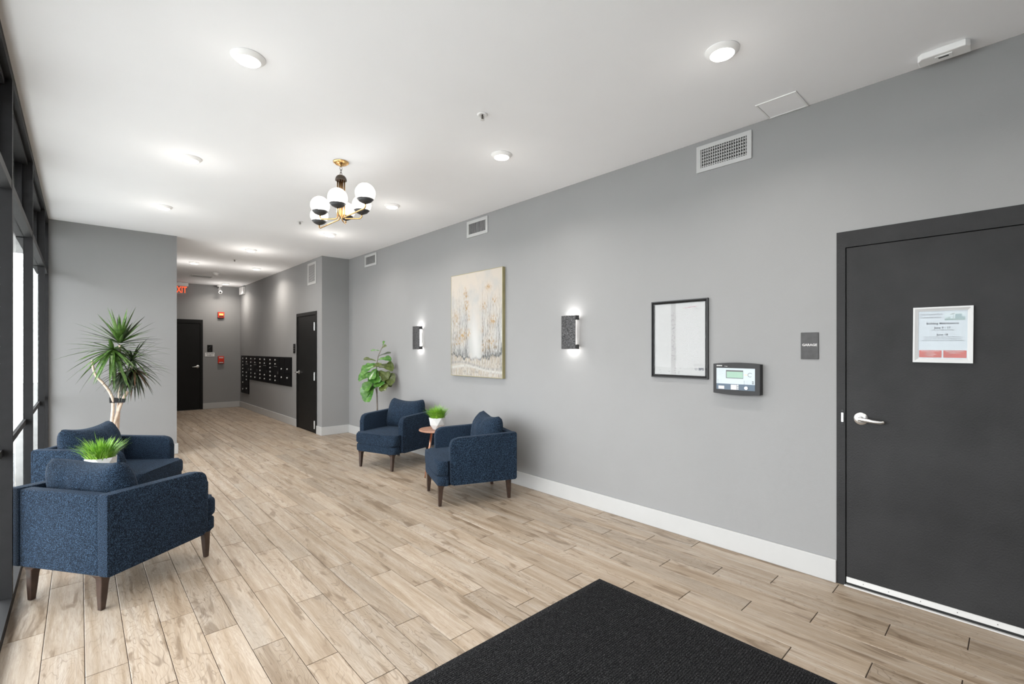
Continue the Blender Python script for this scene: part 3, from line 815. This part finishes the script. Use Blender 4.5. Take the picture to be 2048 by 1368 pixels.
for i, (x, y, lab, main) in enumerate(spots):
    t = empty('downlight', (x, y, H), 0, lab, 'ceiling light', 'round white ceiling downlights')
    MB().lathe([(.085, -.0005), (.085, -.004), (.068, -.021), (.060, -.023), (.0595, -.0215)], 40, cap1=False).build('trim_ring', white_m, t, smooth=True).data.set_sharp_from_angle(angle=.6)
    MB().lathe([(.0593, -.0205), (.0585, -.024), (.001, -.025)], 40, cap0=False, cap1=False).build('lens', lens_m, t, smooth=True)
    lamp('downlight_lamp', 'AREA', (x, y, H-.032), DOWNLIGHT_W if main else HALL_W, NEUT if main else (1, .92, .82), .11, (0, 0, 0), 2.6)
    lamp('added_ceiling_wash', 'POINT', (x, y, H-(.28 if main else .42)), (.6 if y < 4 else 1.5 if x < 1 or y < 6 else 3.0) if main else 7.5, NEUT, .05)  # added lamp floating in mid-air to brighten the ceiling, not part of the fitting
for (x, y, lb_) in ((.667, 1.0, 'added out of view beside the camera at the windows'), (.667, -.8, 'added out of view behind the camera at the windows'), (2.49, -.8, 'added out of view behind the camera by the garage door')):  # unseen downlights continuing the grid, added for the light they give
    t = empty('downlight', (x, y, H), 0, 'ceiling downlight '+lb_, 'ceiling light', 'round white ceiling downlights')
    MB().lathe([(.085, -.0005), (.085, -.004), (.068, -.021), (.060, -.023), (.0595, -.0215)], 40, cap1=False).build('trim_ring', white_m, t, smooth=True)
    MB().lathe([(.0593, -.0205), (.0585, -.024), (.001, -.025)], 40, cap0=False, cap1=False).build('lens', lens_m, t, smooth=True)
    lamp('downlight_lamp', 'AREA', (x, y, H-.032), DOWNLIGHT_W, NEUT, .11, (0, 0, 0), 2.6)

# ------------------------------------------------------------------ ceiling fittings
for x, y, lab in ((1.985, 2.44, 'ceiling sprinkler head nearest the camera, above the middle of the lobby'), (1.992, 6.007, 'ceiling sprinkler head left of the chandelier'), (1.99, 9.32, 'ceiling sprinkler head inside the hall')):
    t = empty('sprinkler_head', (x, y, H), 0, lab, 'sprinkler', 'ceiling sprinkler heads')
    MB().lathe([(.036, -.0005), (.035, -.004), (.022, -.007), (.012, -.003)], 24, cap1=False).build('escutcheon', white_m, t, smooth=True)
    b_ = MB().tube([(0, 0, -.002), (0, 0, -.03)], .0045, 8); b_.tube([(.010, 0, -.008), (.011, 0, -.024), (0, 0, -.036)], .0018, 6); b_.tube([(-.010, 0, -.008), (-.011, 0, -.024), (0, 0, -.036)], .0018, 6)
    b_.build('sprinkler_body', bronze_m, t); MB().lathe([(.014, -.038), (.014, -.0365)], 14).build('deflector', steel_m, t)
t = empty('smoke_detector', (2.06, 11.23, H), 0, 'round white smoke detector on the hall ceiling', 'smoke detector')
MB().lathe([(.062, -.0005), (.062, -.012), (.055, -.018)], 28, cap1=True).build('base', white_m, t); MB().lathe([(.045, -.018), (.042, -.034), (.03, -.042)], 28).build('sensor_cap', white_m, t, smooth=True)
t = empty('ceiling_vent', (1.93, 11.95, H), 0, 'thin square vent flush in the hall ceiling', 'vent')
MB().box(-.20, -.17, -.006, .20, -.15, -.0005).box(-.20, .15, -.006, .20, .17, -.0005).box(-.20, -.15, -.006, -.18, .15, -.0005).box(.18, -.15, -.006, .20, .15, -.0005).build('frame', white_m, t)
for k in range(7): MB().box(-.18, -.14+k*.042, -.005, .18, -.118+k*.042, -.001).build('slat', wmetal_m, t)
t = empty('access_panel', (3.33, 1.035, H), 0, 'flat white access panel in the ceiling above the large wall vent', 'access panel')
MB().box(-.125, -.118, -.006, .125, -.108, -.0005).box(-.125, .108, -.006, .125, .118, -.0005).box(-.125, -.108, -.006, -.115, .108, -.0005).box(.115, -.108, -.006, .125, .108, -.0005).build('frame', white_m, t)
MB().box(-.114, -.107, -.0035, .114, .107, -.0005).build('panel_door', ceil_m, t)
t = empty('ceiling_box', (3.345, .265, H), 0, 'long white emergency light box fixed to the ceiling above the garage door', 'emergency light')
from_bm(prism([(-.05, -.085), (-.05, .085), (-.028, .102), (.045, .102), (.045, -.102), (-.028, -.102)], 'z', -.034, -.0005, .003, 1), 'housing', white_m, t, smooth=False)
MB().box(-.026, -.034, -.038, .026, .034, -.0342).build('cover', white_m, t); MB().box(-.018, -.02, -.0395, -.004, .02, -.0382).build('indicator', grey_m, t)
# exit sign
t = empty('exit_sign', (1.715, 13.27, H), 0, 'red EXIT sign on clear acrylic hanging above the back door', 'exit sign')
from_bm(rbox(-.165, -.028, -.092, .158, .028, -.012, .008, 2), 'housing', white_m, t, smooth=False)
MB().box(-.03, -.02, -.0125, .03, .02, -.0003).build('canopy', white_m, t)
MB().box(-.145, -.004, -.285, .138, .004, -.0925).build('acrylic_panel', acryl_m, t)
text('EXIT', .205, (0, -.0055, -.185), exitred_m, t, ext=.001, bold=.003, sx=.62)
# security camera
t = empty('security_camera', (2.51, 13.27, H), 0, 'white bullet security camera hanging from the hall ceiling', 'security camera')
MB().lathe([(.055, -.0005), (.055, -.03), (.045, -.04)], 24).build('mount', white_m, t); MB().tube([(0, 0, -.04), (0, -.005, -.09)], .014, 10).build('bracket', white_m, t)
MB().tube([(0, .03, -.105), (0, -.10, -.185)], [.036, .038], 20).build('camera_body', white_m, t); MB().tube([(0, -.1005, -.1855), (0, -.103, -.187)], .026, 16).build('lens', void_m, t)

# ------------------------------------------------------------------ wall vents
def vent(y0, y1, z0, z1, brd, nv, nh, label, x=XR, nback=0, dark=void_m, smat=None):
    wdt, hgt = y1-y0, z1-z0
    t = wallthing('wall_vent', (y0+y1)/2, (z0+z1)/2, label, 'vent', 'white louvred wall vents', x)
    a, b_ = wdt/2, hgt/2; bx, bz = brd
    f = MB(); f.box(-a, -.010, -b_, a, -.0005, -b_+bz); f.box(-a, -.010, b_-bz, a, -.0005, b_); f.box(-a, -.010, -b_+bz, -a+bx, -.0005, b_-bz); f.box(a-bx, -.010, -b_+bz, a, -.0005, b_-bz)
    f.build('frame', wmetal_m, t)
    MB().box(-a+bx, -.0015, -b_+bz, a-bx, -.0005, b_-bz).build('duct_shade_sheet', dark, t)  # flat sheet, its dark colour standing in for shade inside the duct
    smat = smat or wmetal_m
    if nv:
        iw = (wdt-2*bx)/nv; me = None
        for k in range(nv):
            if me is None: o = MB().box(-.0014, -.0095, -b_+bz, .0032, -.003, b_-bz).build('slat', smat, t); me = o.data
            else: o = link('slat', me, t)
            o.location = (-a+bx+iw*(k+.5)-.0015, 0, 0)
    if nh:
        ih = (hgt-2*bz)/nh; me = None
        for k in range(nh):
            if me is None:
                q = MB(); hh = ih*.36 if not nback else ih*.2
                q.add([(-a+bx, -.0085 if not nback else -.0028, -hh), (a-bx, -.0085 if not nback else -.0028, -hh), (a-bx, -.003 if not nback else -.0018, hh), (-a+bx, -.003 if not nback else -.0018, hh)], [(0, 1, 2, 3)])
                q.add([(-a+bx, -.0088 if not nback else -.003, -hh-.001), (a-bx, -.0088 if not nback else -.003, -hh-.001), (a-bx, -.0085 if not nback else -.0028, -hh), (-a+bx, -.0085 if not nback else -.0028, -hh)], [(0, 1, 2, 3)])
                o = q.build('slat', smat, t); me = o.data
            else: o = link('slat', me, t)
            o.location = (0, 0, -b_+bz+ih*(k+.5))
    return t
vent(1.265, 1.663, 2.791, 2.989, (.032, .030), 20, 6, 'large white wall vent nearest the garage door, under the ceiling', nback=1)
vent(4.150, 4.543, 2.800, 2.996, (.038, .036), 12, 0, 'white wall vent above the landscape painting', dark=grey_m, smat=plain('vent_slat_grey', (.36, .36, .36), .5))
vent(6.908, 7.316, 2.802, 2.994, (.038, .034), 12, 0, 'small white wall vent nearest the inner corner of the right wall', dark=grey_m, smat=MATS['vent_slat_grey'])
vent(8.200, 8.600, 2.590, 2.972, (.050, .040), 0, 15, 'upright white vent above the hall door', x=XH1)

# ------------------------------------------------------------------ painting
hs_ = random.Random(4)
trunks = []
for k in range(15): trunks.append((hs_.uniform(.02, .36)-.0, hs_.uniform(-.03, .03), hs_.uniform(.45, .92), hs_.uniform(.0022, .0042)))
for k in range(13): trunks.append((hs_.uniform(.64, .97), hs_.uniform(-.03, .05), hs_.uniform(.45, .92), hs_.uniform(.0022, .0042)))
clumps = [(.31, .66, .035, .035), (.33, .72, .03, .06), (.66, .66, .045, .04), (.83, .53, .06, .045), (.86, .71, .03, .03), (.25, .40, .08, .05), (.15, .33, .09, .04), (.80, .30, .09, .06), (.37, .57, .02, .04), (.66, .27, .03, .05), (.3, .80, .03, .05), (.10, .55, .05, .06), (.38, .42, .03, .03), (.75, .84, .04, .03), (.64, .45, .02, .03)]
def fbm(x, y, s=0): return noise.fractal(Vector((x, y, s)), 1.0, 2.0, 4)
def mix(a, b_, t_): t_ = max(0, min(1, t_)); return tuple(p*(1-t_)+q*t_ for p, q in zip(a, b_))
def paint(u, v):
    n = fbm(u*6, v*6); n2 = fbm(u*30, v*14, 3); n3 = fbm(u*75, v*34, 7); n4 = fbm(u*60, v*9, 5)
    c = mix((.67, .67, .66), (.83, .75, .66), .5+.8*n+(v-.60)*1.3)
    c = mix(c, (.60, .60, .60), .5*max(0, n2)*(v < .85))
    side = 1-math.exp(-((u-.5)/.15)**4); body = max(0, min(1, (.86-v)*3))
    c = mix(c, (.36, .37, .38), side*body*max(0, n4+.02)*.85)
    c = mix(c, (.84, .83, .80), side*body*max(0, -n4+.0)*1.1)
    c = mix(c, (.42, .42, .42), side*body*max(0, n3)*.9)
    c = mix(c, (.88, .88, .87), math.exp(-((u-.50-.02*math.sin(v*9))/.085)**2)*math.exp(-((v-.34)/.25)**2)*.95)
    for cx_, cy_, rx, ry in clumps:
        d = ((u-cx_)/rx)**2+((v-cy_)/ry)**2
        if d < 4: c = mix(c, (.60, .40, .18) if n3 > .05 else (.78, .62, .44), math.exp(-d*.8)*(.40+1.8*n3+.8*n4))
    hz_ = .165+.10*abs(u-.47)**1.2+.010*math.sin(u*40)+.008*n2
    for tx, ln_, tp, wd in trunks:
        x = tx+ln_*(v-.2)*.6+.004*math.sin(v*30+tx*50)
        if hz_-.03 < v < tp and abs(u-x) < wd*2.5:
            c = mix(c, (.09, .09, .085), math.exp(-((u-x)/wd)**2)*(1.0-.85*(v-.2)/(tp-.2))*(.75+.9*n3))
    if hz_-.03 < v < hz_+.13:
        k = max(0, 1-abs(v-hz_)/.12)
        c = mix(c, (.13, .14, .145), side*k*(.45+1.6*max(0, n4)+.8*n3)+.65*max(0, 1-abs(v-hz_)/.022)*(.7+n3))
    if v < hz_-.008+.03*n4:
        c = mix((.74, .71, .66), (.60, .52, .42), .5+1.5*n4)
        c = mix(c, (.34, .33, .32), max(0, n3+.02)*1.2+max(0, .09-u)*8*max(0, .6+n2)+max(0, u-.93)*7)
        c = mix(c, (.86, .85, .83), max(0, 1-abs(v-.075-.025*math.sin(u*5))/.022)*(.6+n4))
        c = mix(c, (.36, .37, .37), max(0, 1-abs(v-.105-.03*math.sin(u*5+.6))/.018)*(.55+n4*1.4))
    return c
pt = wallthing('painting', (3.852+4.829)/2, (1.128+2.366)/2, 'large canvas painting of pale birch woods hanging on the right wall', 'painting')
PWD, PHT = 4.826-3.852, 2.366-1.128
colorgrid('canvas', PWD-.008, PHT-.008, 180, 300, paint, canvas_m, pt, y=-.0402, gain=.52)
gold_m = plain('olive_gold_edge', (.26, .23, .12), .5, var=.12, scale=6)
MB().box(-PWD/2, -.040, -PHT/2, PWD/2, -.0005, PHT/2).build('stretcher_edge', gold_m, pt)
f = MB(); a, b_ = PWD/2, PHT/2
f.box(-a, -.0415, -b_, a, -.0401, -b_+.006); f.box(-a, -.0415, b_-.006, a, -.0401, b_); f.box(-a, -.0415, -b_+.006, -a+.006, -.0401, b_-.006); f.box(a-.006, -.0415, -b_+.006, a, -.0401, b_-.006)
f.build('canvas_lip', gold_m, pt)

# ------------------------------------------------------------------ sconces
def sconce(y, z, label):
    t = wallthing('wall_sconce', y, z, label, 'wall light', 'hammered metal wall sconces')
    HW, HH = .0875, .158
    # bowed front plate
    bm = bmesh.new(); nx, nz = 8, 2; th = .006
    grid = []
    for s in (0, 1):
        for i in range(nx+1):
            u = -1+2*i/nx; yb = -.088+.010*u*u+s*th
            grid.append([bm.verts.new((HW*u, yb, zz)) for zz in (-HH, HH)])
    k = nx+1
    for i in range(nx):
        bm.faces.new((grid[i][0], grid[i+1][0], grid[i+1][1], grid[i][1])); bm.faces.new((grid[k+i][0], grid[k+i][1], grid[k+i+1][1], grid[k+i+1][0]))
        for q in (0, 1): bm.faces.new((grid[i][q], grid[k+i][q], grid[k+i+1][q], grid[i+1][q]))
    for i in (0, nx): bm.faces.new((grid[i][0], grid[i][1], grid[k+i][1], grid[k+i][0]))
    from_bm(bm, 'shade_plate', hammer_m, t, angle=.6)
    for s in (-1, 1):
        for q in (-1, 1):
            a, b_ = sorted((q*HH, q*(HH-.042)))
            MB().box(s*HW-.003, -.074, a, s*HW+.003, -.030, b_).build('side_tab', hammer_m, t)
    MB().box(-.03, -.012, -.07, .03, -.0005, .07).build('back_plate', dgrey_m, t)
    MB().box(-.042, -.046, -.118, .042, -.0125, .118).build('light_core', core_m, t)
    for q, rx in ((1, PI), (-1, 0)):
        l = lamp('sconce_lamp', 'AREA', (0, -.035, q*.121), SCONCE_W, (1, .97, .93), .09, (rx, 0, 0), 2.9, .05); l.parent = t
    return t
sconce(2.877, 1.612, 'hammered dark metal wall sconce right of the painting, lit')
sconce(5.60, 1.610, 'hammered dark metal wall sconce left of the painting, above the armchair')

# ------------------------------------------------------------------ framed site sheet
t = wallthing('picture_frame', (1.571+2.040)/2, (1.226+1.837)/2, 'black framed white sheet of apartment plans hanging on the right wall', 'picture frame')
a, b_ = .2345, .3055
fr = prism([(0, 0), (.026, 0), (.026, .010), (.014, .022), (.004, .022), (0, .016)], 'x', 0, 1) ; fr.free()
def frame(parent, a, b_, w_, d_, mat, lip=.6, name='frame_bar'):
    """four mitred bars with a stepped profile"""
    prof = [(0, 0), (0, d_), (w_*.35, d_*1.0), (w_*.7, d_*lip), (w_, d_*lip*.8), (w_, 0)]
    cor = [(-a, -b_), (a, -b_), (a, b_), (-a, b_)]
    for k in range(4):
        p, q = cor[k], cor[(k+1) % 4]; vs = []
        for (cx_, cz_) in (p, q):
            sx_, sz_ = -math.copysign(1, cx_), -math.copysign(1, cz_)
            for o, d in prof: vs.append((cx_+sx_*o, -.0005-d, cz_+sz_*o))
        n = len(prof); fs = [(i, (i+1) % n, n+(i+1) % n, n+i) for i in range(n)]
        MB().add(vs, fs).build(name, mat, parent)
frame(t, a, b_, .024, .020, plain('gloss_black_frame', (.008, .008, .009), .3, var=.05, spec=.3))
rr = random.Random(9)
blocks = []
for band in (.80, .66, .52, .38, .25):
    for k in range(70): blocks.append((rr.uniform(.12, .46), band+rr.uniform(-.055, .045), rr.choice((.002, .004, .008)), .0022, rr.uniform(.35, .62)))
for k in range(40): blocks.append((rr.uniform(.34, .44), rr.uniform(.2, .93), .004, .003, rr.uniform(.2, .5)))
for k in range(14): blocks.append((rr.uniform(.62, .9), rr.choice((.93, .915, .90, .95)), .012, .002, .55))
for k in range(12): blocks.append((rr.uniform(.08, .55), rr.choice((.055, .07, .035, .10)), .012, .002, .5))
blocks += [(.86, .145, .09, .0015, .55), (.86, .128, .09, .0015, .6), (.80, .137, .0015, .010, .6), (.86, .160, .07, .0015, .6)]
from collections import defaultdict
bkt = defaultdict(list)
for bl in blocks: bkt[int(bl[1]*20)].append(bl)
def sheet(u, v):
    c = (.66, .67, .68)
    if .345 < u < .435: c = (.60, .60, .61)
    for q in (-1, 0, 1):
        for x, y, w_, h_, s in bkt.get(int(v*20)+q, ()):
            if abs(u-x) < w_ and abs(v-y) < h_: c = (s*.62, s*.62, s*.64)
    if .56 < u < .83 and abs(v-(.915+.06*(u-.5))) < .0035 and int(u*90) % 3: c = (.50, .08, .16)
    return c
colorgrid('plan_sheet', .43, .573, 150, 200, sheet, print_m, t, y=-.005, gain=.62)
MB().box(-.214, -.0125, -.286, .214, -.0115, .286).build('glass_pane', picglass_m, t)
text('BPS', .026, (.178, -.0062, -.232), ink_m, t, bold=.0012)
text('O', .026, (.138, -.0062, -.232), ink_m, t)

# ------------------------------------------------------------------ fire alarm annunciator
t = wallthing('fire_annunciator', (1.193+1.516)/2, (1.132+1.350)/2, 'dark grey fire alarm panel with a green screen on the right wall', 'alarm panel')
a, b_ = .1615, .105
poly = []
for k in range(13): u = -1+2*k/12; poly.append((a*u, b_+.010*(1-u*u)))
for k in range(13): u = 1-2*k/12; poly.append((a*u, -b_-.010*(1-u*u)))
from_bm(prism(poly, 'y', -.052, -.0005, .004, 2), 'case', dgrey_m, t, smooth=False)
MB().box(-.136, -.0535, -.078, .128, -.0521, .076).build('face_plate', paper_m, t)
MB().box(-.136, -.0542, -.078, .128, -.0536, -.036).build('blue_band', slate_m, t)
MB().box(-.068, -.0545, .004, .050, -.0536, .062).build('screen_bezel', grey_m, t); MB().box(-.063, -.0552, .008, .049, -.0546, .052).build('screen', lcd_m, t)
text('SIEMENS', .0105, (-.116, -.0528, .092), pale_m, t, bold=.0006); text('Desigo', .008, (-.068, -.0528, .089), pale_m, t)
MB().box(-.121, -.0549, -.074, -.080, -.0543, -.052).build('label_plate', pale_m, t); MB().box(-.034, -.0549, -.076, .006, -.0543, -.041).build('label_plate', pale_m, t)
for k in range(3): MB().box(.010, -.057, -.073+k*.0125, .019, -.0543, -.065+k*.0125).build('button', white_m, t)
MB().tube([(.072, -.0543, -.060), (.072, -.062, -.060)], .011, 16).build('key_switch', steel_m, t, smooth=False)
for k in range(3): MB().box(-.127, -.0545, -.010-k*.011, -.124, -.0536, -.006-k*.011).build('indicator', grey_m, t)
for k in range(3): MB().box(.056, -.0545, -.016-k*.011, .058, -.0536, -.010-k*.011).build('indicator', grey_m, t)
for k in range(2): MB().box(.110, -.0555, -.018-k*.012, .120, -.0536, -.012-k*.012).build('button', grey_m, t)
MB().box(.058, -.0541, .028, .078, -.0536, .034).build('orange_mark', plain('peach_print', (.75, .5, .38), .6), t)
c_ = [(.096+.014*math.cos(2*PI*q/20), -.0540, .032+.014*math.sin(2*PI*q/20)) for q in range(2, 18)]
MB().tube(c_, .0012, 5).build('dial_mark', grey_m, t)
mk = MB()
for k, wv in enumerate((.036, .030, .033, .022)): mk.box(-.122, -.0540, .058-k*.011, -.122+wv, -.0536, .0595-k*.011)
for k in range(3): mk.box(-.116, -.0540, -.009-k*.011, -.098, -.0536, -.0078-k*.011); mk.box(.064, -.0540, -.013-k*.011, .086, -.0536, -.0118-k*.011)
mk.build('printed_lines', plain('light_ink', (.40, .42, .46), .7), t)

# ------------------------------------------------------------------ GARAGE sign
t = wallthing('garage_sign', .9115, 1.474, 'charcoal plate reading GARAGE on the wall beside the large door', 'sign')
from_bm(rbox(-.0505, -.007, -.086, .0505, -.0005, .086, .002, 1), 'sign_plate', sign_m, t, smooth=False)
text('GARAGE', .0215, (0, -.0074, .005), pale_m, t, bold=.0006, sx=1.0)
br = MB()
cells = {'g': '1245', 'a': '1', 'r': '1235', 'e': '15'}
for i, chh in enumerate('garage'):
    for d in cells[chh]:
        d = int(d)-1; cx_ = -.024+i*.0095+(d//3)*.0035; cz_ = -.032-(d % 3)*.0035
        br.lathe([(.0009, 0), (.0003, .0008)], 6, (cx_, 0, 0)) if False else br.box(cx_-.0008, -.0080, cz_-.0008, cx_+.0008, -.0070, cz_+.0008)
br.build('braille', sign_m, t)

# ------------------------------------------------------------------ framed notice on the garage door
t = wallthing('notice_frame', (.159+.401)/2, (1.378+1.683)/2, 'white framed notice about building maintenance hanging on the garage door', 'picture frame')
t.rotation_euler = (0, .008, -PI/2)
a, b_ = .121, .1525
frame(t, a, b_, .022, .016, plain('white_frame_paint', (.50, .505, .51), .35, var=.01), .75)
MB().box(-.100, -.007, -.132, .100, -.0062, .132).build('notice_paper', paper_m, t)
MB().box(-.102, -.0105, -.133, .102, -.0098, .133).build('glass_pane', picglass_m, t)
Z = -.0075
teal = vcol('photo_print', .6)
def bld(u, v):
    c = mix((.55, .68, .74), (.72, .82, .86), v)
    if v < .22: c = (.36, .48, .48)
    if .50 < u < .82 and .2 < v < .85: c = (.42, .55, .58) if (int(u*60) % 3 and int(v*22) % 3) else (.30, .42, .46)
    if .82 < u < .98 and .2 < v < .5: c = (.36, .48, .52)
    if .05 < u < .28 and .2 < v < .3+.9*(u-.05): c = (.45, .56, .58)
    if .40 < u < .43 and .2 < v < .92: c = (.32, .38, .36)
    if .28 < u < .5 and abs(v-(.8+.5*(u-.28))) < .05: c = (.30, .36, .36)
    return c
g_ = colorgrid('photo_print', .082, .040, 60, 30, bld, teal, t, y=Z+.0002); g_.location = (.050, 0, .098)
text('One Central Park', .0150, (-.094, Z, .112), ink_m, t, 'LEFT', .0002, sx=.88); text('Communication', .0150, (-.094, Z, .096), ink_m, t, 'LEFT', .0002, sx=.92)
text('Building Maintenance', .0155, (0, Z, .062), ink_m, t, ext=.0002, bold=.0004, sx=1)
text('June 9 - 17', .0150, (0, Z, .038), ink_m, t, ext=.0002, bold=.0004, sx=1); text('Lobby and Hallway Painting', .0085, (0, Z, .026), ink_m, t, ext=.0002, sx=1)
text('June 18', .0150, (0, Z, .000), ink_m, t, ext=.0002, bold=.0004, sx=1)
for k, s in enumerate(('Water shut-off during testing at 8am. Maintenance', 'personnel will be on site performing repairs and', 'inspections in common and service areas of the building')):
    text(s, .0076, (0, Z, -.012-k*.0098), ink_m, t, ext=.0002, sx=1)
MB().box(-.095, Z+.0002, -.125, -.002, Z+.0008, -.085).build('red_panel', maroon_m, t); MB().box(.005, Z+.0002, -.125, .096, Z+.0008, -.085).build('red_panel', maroon_m, t)
for k, s in enumerate(('Use Two Doors and Do Not', 'Enter Stairs', 'to let in strangers', 'at all times')):
    text(s, .0065, (-.048, Z, -.090-k*.0085), pale_m, t, ext=.0002, bold=.0002)
for k, s in enumerate(('Please do not bring food to', 'the laundry room')):
    text(s, .0065, (.050, Z, -.090-k*.0085), pale_m, t, ext=.0002, bold=.0002)

# ------------------------------------------------------------------ hall: mailboxes
mbx = wallthing('mailbox_wall', 11.36, 0, 'black L-shaped bank of apartment mailboxes set into the hall wall', 'mailboxes', x=XH1)
def ly(y): return 11.36-y
mb = MB(); mb.box(ly(13.264), -.012, .735, ly(9.455), -.0005, 1.300); mb.box(ly(13.264), -.012, .375, ly(12.531), -.0005, .735); mb.build('backing_frame', mail_m, mbx)
lock_m = plain('bright_lock_metal', (.92, .92, .92), .35, metal=.3, var=.02)
def mdoor(y0, y1, z0, z1, lock=True, lz=None, lyv=None):
    g = .006
    o = MB().box(ly(y1)+g, -.020, z0+g*.6, ly(y0)-g, -.0122, z1-g*.6).build('mailbox_door', mail_m, mbx)
    if lock:
        lx = ly(lyv if lyv is not None else (y0+y1)/2); zz = lz if lz is not None else (z0+z1)/2
        MB().tube([(lx, -.0203, zz), (lx, -.029, zz), (lx, -.032, zz)], [.016, .016, .008], 10).build('lock', lock_m, o)
        if z1-z0 < .1: MB().box(lx+.055, -.0208, zz-.012, lx+.100, -.0202, zz+.012).build('number_tag', dgrey_m, o)
units = [(12.531, 13.264, 13.054, 12.714), (11.808, 12.531, 12.311, 11.965), (11.069, 11.808, 11.547, 11.205), (10.162, 11.069, 10.792, 10.442)]
rows = [1.233, 1.149, 1.065, .979, .894, .810]
for i, (y0, y1, la, lb) in enumerate(units):
    ym = (la+lb)/2 - (.02)
    for z in rows: mdoor(ym, y1-.01, z-.0425, z+.0425, True, z, la)
    mdoor(ym if False else y0+.01, ym, rows[0]-.0425, rows[0]+.0425, True, rows[0], lb); mdoor(y0+.01, ym, rows[1]-.0425, rows[1]+.0425, True, rows[1], lb)
    o = MB().box(ly(ym)+.006, -.019, .940, ly(y0+.01)-.006, -.0122, 1.103).build('outgoing_mail_door', mail_m, mbx)
    MB().box(ly(lb)-.06, -.030, 1.094, ly(lb)+.10, -.0192, 1.104).build('slot_lip', steel_m, o)
    MB().box(ly(lb)+.13, -.0200, .945, ly(lb)+.19, -.0192, 1.0).build('crest_plate', grey_m, o)
    mdoor(y0+.01, ym, rows[4]-.0425, rows[4]+.0425, True, rows[4], lb); mdoor(y0+.01, ym, rows[5]-.0425, rows[5]+.0425, True, rows[5] if i else .80, lb)
mdoor(12.90, 13.254, .56, .765, True, .641, 13.054); mdoor(12.54, 12.89, .56, .765, True, .72, 12.714)
mdoor(12.90, 13.254, .385, .555, True, .473, 13.054); mdoor(12.54, 12.89, .385, .555, True, .504, 12.714)
mdoor(9.86, 10.155, .98, 1.29, True, 1.061, 10.031); mdoor(9.47, 9.855, .98, 1.29, True, 1.064, 9.679)
mdoor(9.86, 10.155, .745, .975, True, .893, 10.031); mdoor(9.47, 9.855, .745, .975, True, .895, 9.679)
# wall plate by the hall door
t = wallthing('door_sign', 9.315, 1.468, 'small black plate sign on the wall left of the hall door', 'sign', x=XH1)
MB().box(-.052, -.008, -.088, .052, -.0005, .088).build('sign_plate', fdoor_m, t)
for k in range(3): MB().box(-.012, -.0095, .04-k*.045, .018, -.0081, .058-k*.045).build('raised_mark', steel_m, t)
# white box in the hall corner
t = wallthing('junction_box', 13.10, 2.91, 'small white box mounted under the ceiling in the far hall corner', 'electrical box', x=XH1)
from_bm(rbox(-.19, -.055, -.088, .19, -.0005, .088, .006, 1), 'housing', white_m, t, smooth=False); MB().box(-.15, -.058, -.06, .15, -.0552, .06).build('cover', white_m, t)
# back wall things: face -Y
def backthing(name, x, z, label, cat): return empty(name, (x, YB, z), 0, label, cat)
t = backthing('alarm_strobe', 2.566, 2.305, 'red fire alarm strobe high on the back wall of the hall', 'fire alarm')
from_bm(rbox(-.068, -.055, -.072, .068, -.0005, .072, .006, 1), 'housing', red_m, t, smooth=False); MB().box(-.045, -.064, -.01, .045, -.0552, .035).build('lens', amber_m, t)
MB().box(-.05, -.057, -.055, .05, -.0552, -.03).build('speaker_grille', dgrey_m, t)
t = backthing('pull_station', 2.566, 1.195, 'red manual fire alarm pull station on the back wall of the hall', 'fire alarm')
from_bm(rbox(-.065, -.045, -.09, .065, -.0005, .09, .006, 1), 'housing', red_m, t, smooth=False); MB().box(-.048, -.055, -.035, .048, -.0452, .012).build('pull_handle', red_m, t)
MB().box(-.045, -.047, .04, .045, -.0452, .065).build('white_legend', pale_m, t); MB().box(-.045, -.047, -.075, .045, -.0452, -.055).build('white_legend', pale_m, t)
t = backthing('stair_sign', 2.336, 1.475, 'black stair pictogram plate beside the back door', 'sign')
MB().box(-.055, -.008, -.086, .055, -.0005, .086).build('sign_plate', fdoor_m, t)
zz = MB()
for k in range(6): zz.box(-.035+k*.012, -.0095, .0+k*.012, -.020+k*.012, -.0081, .007+k*.012)
zz.build('stair_pictogram', grey_m, t)
text('STAIR', .02, (0, -.0088, -.048), grey_m, t)
t = backthing('floor_sign', 2.334, 1.327, 'small white plate reading 1ST FLOOR STAIR 2 beside the back door', 'sign')
MB().box(-.099, -.006, -.048, .099, -.0005, .048).build('sign_plate', plate_m, t)
text('1ST FLOOR', .036, (0, -.0066, .019), ink_m, t, bold=.001, sx=.9); text('STAIR 2', .036, (0, -.0066, -.020), ink_m, t, bold=.001, sx=.9)
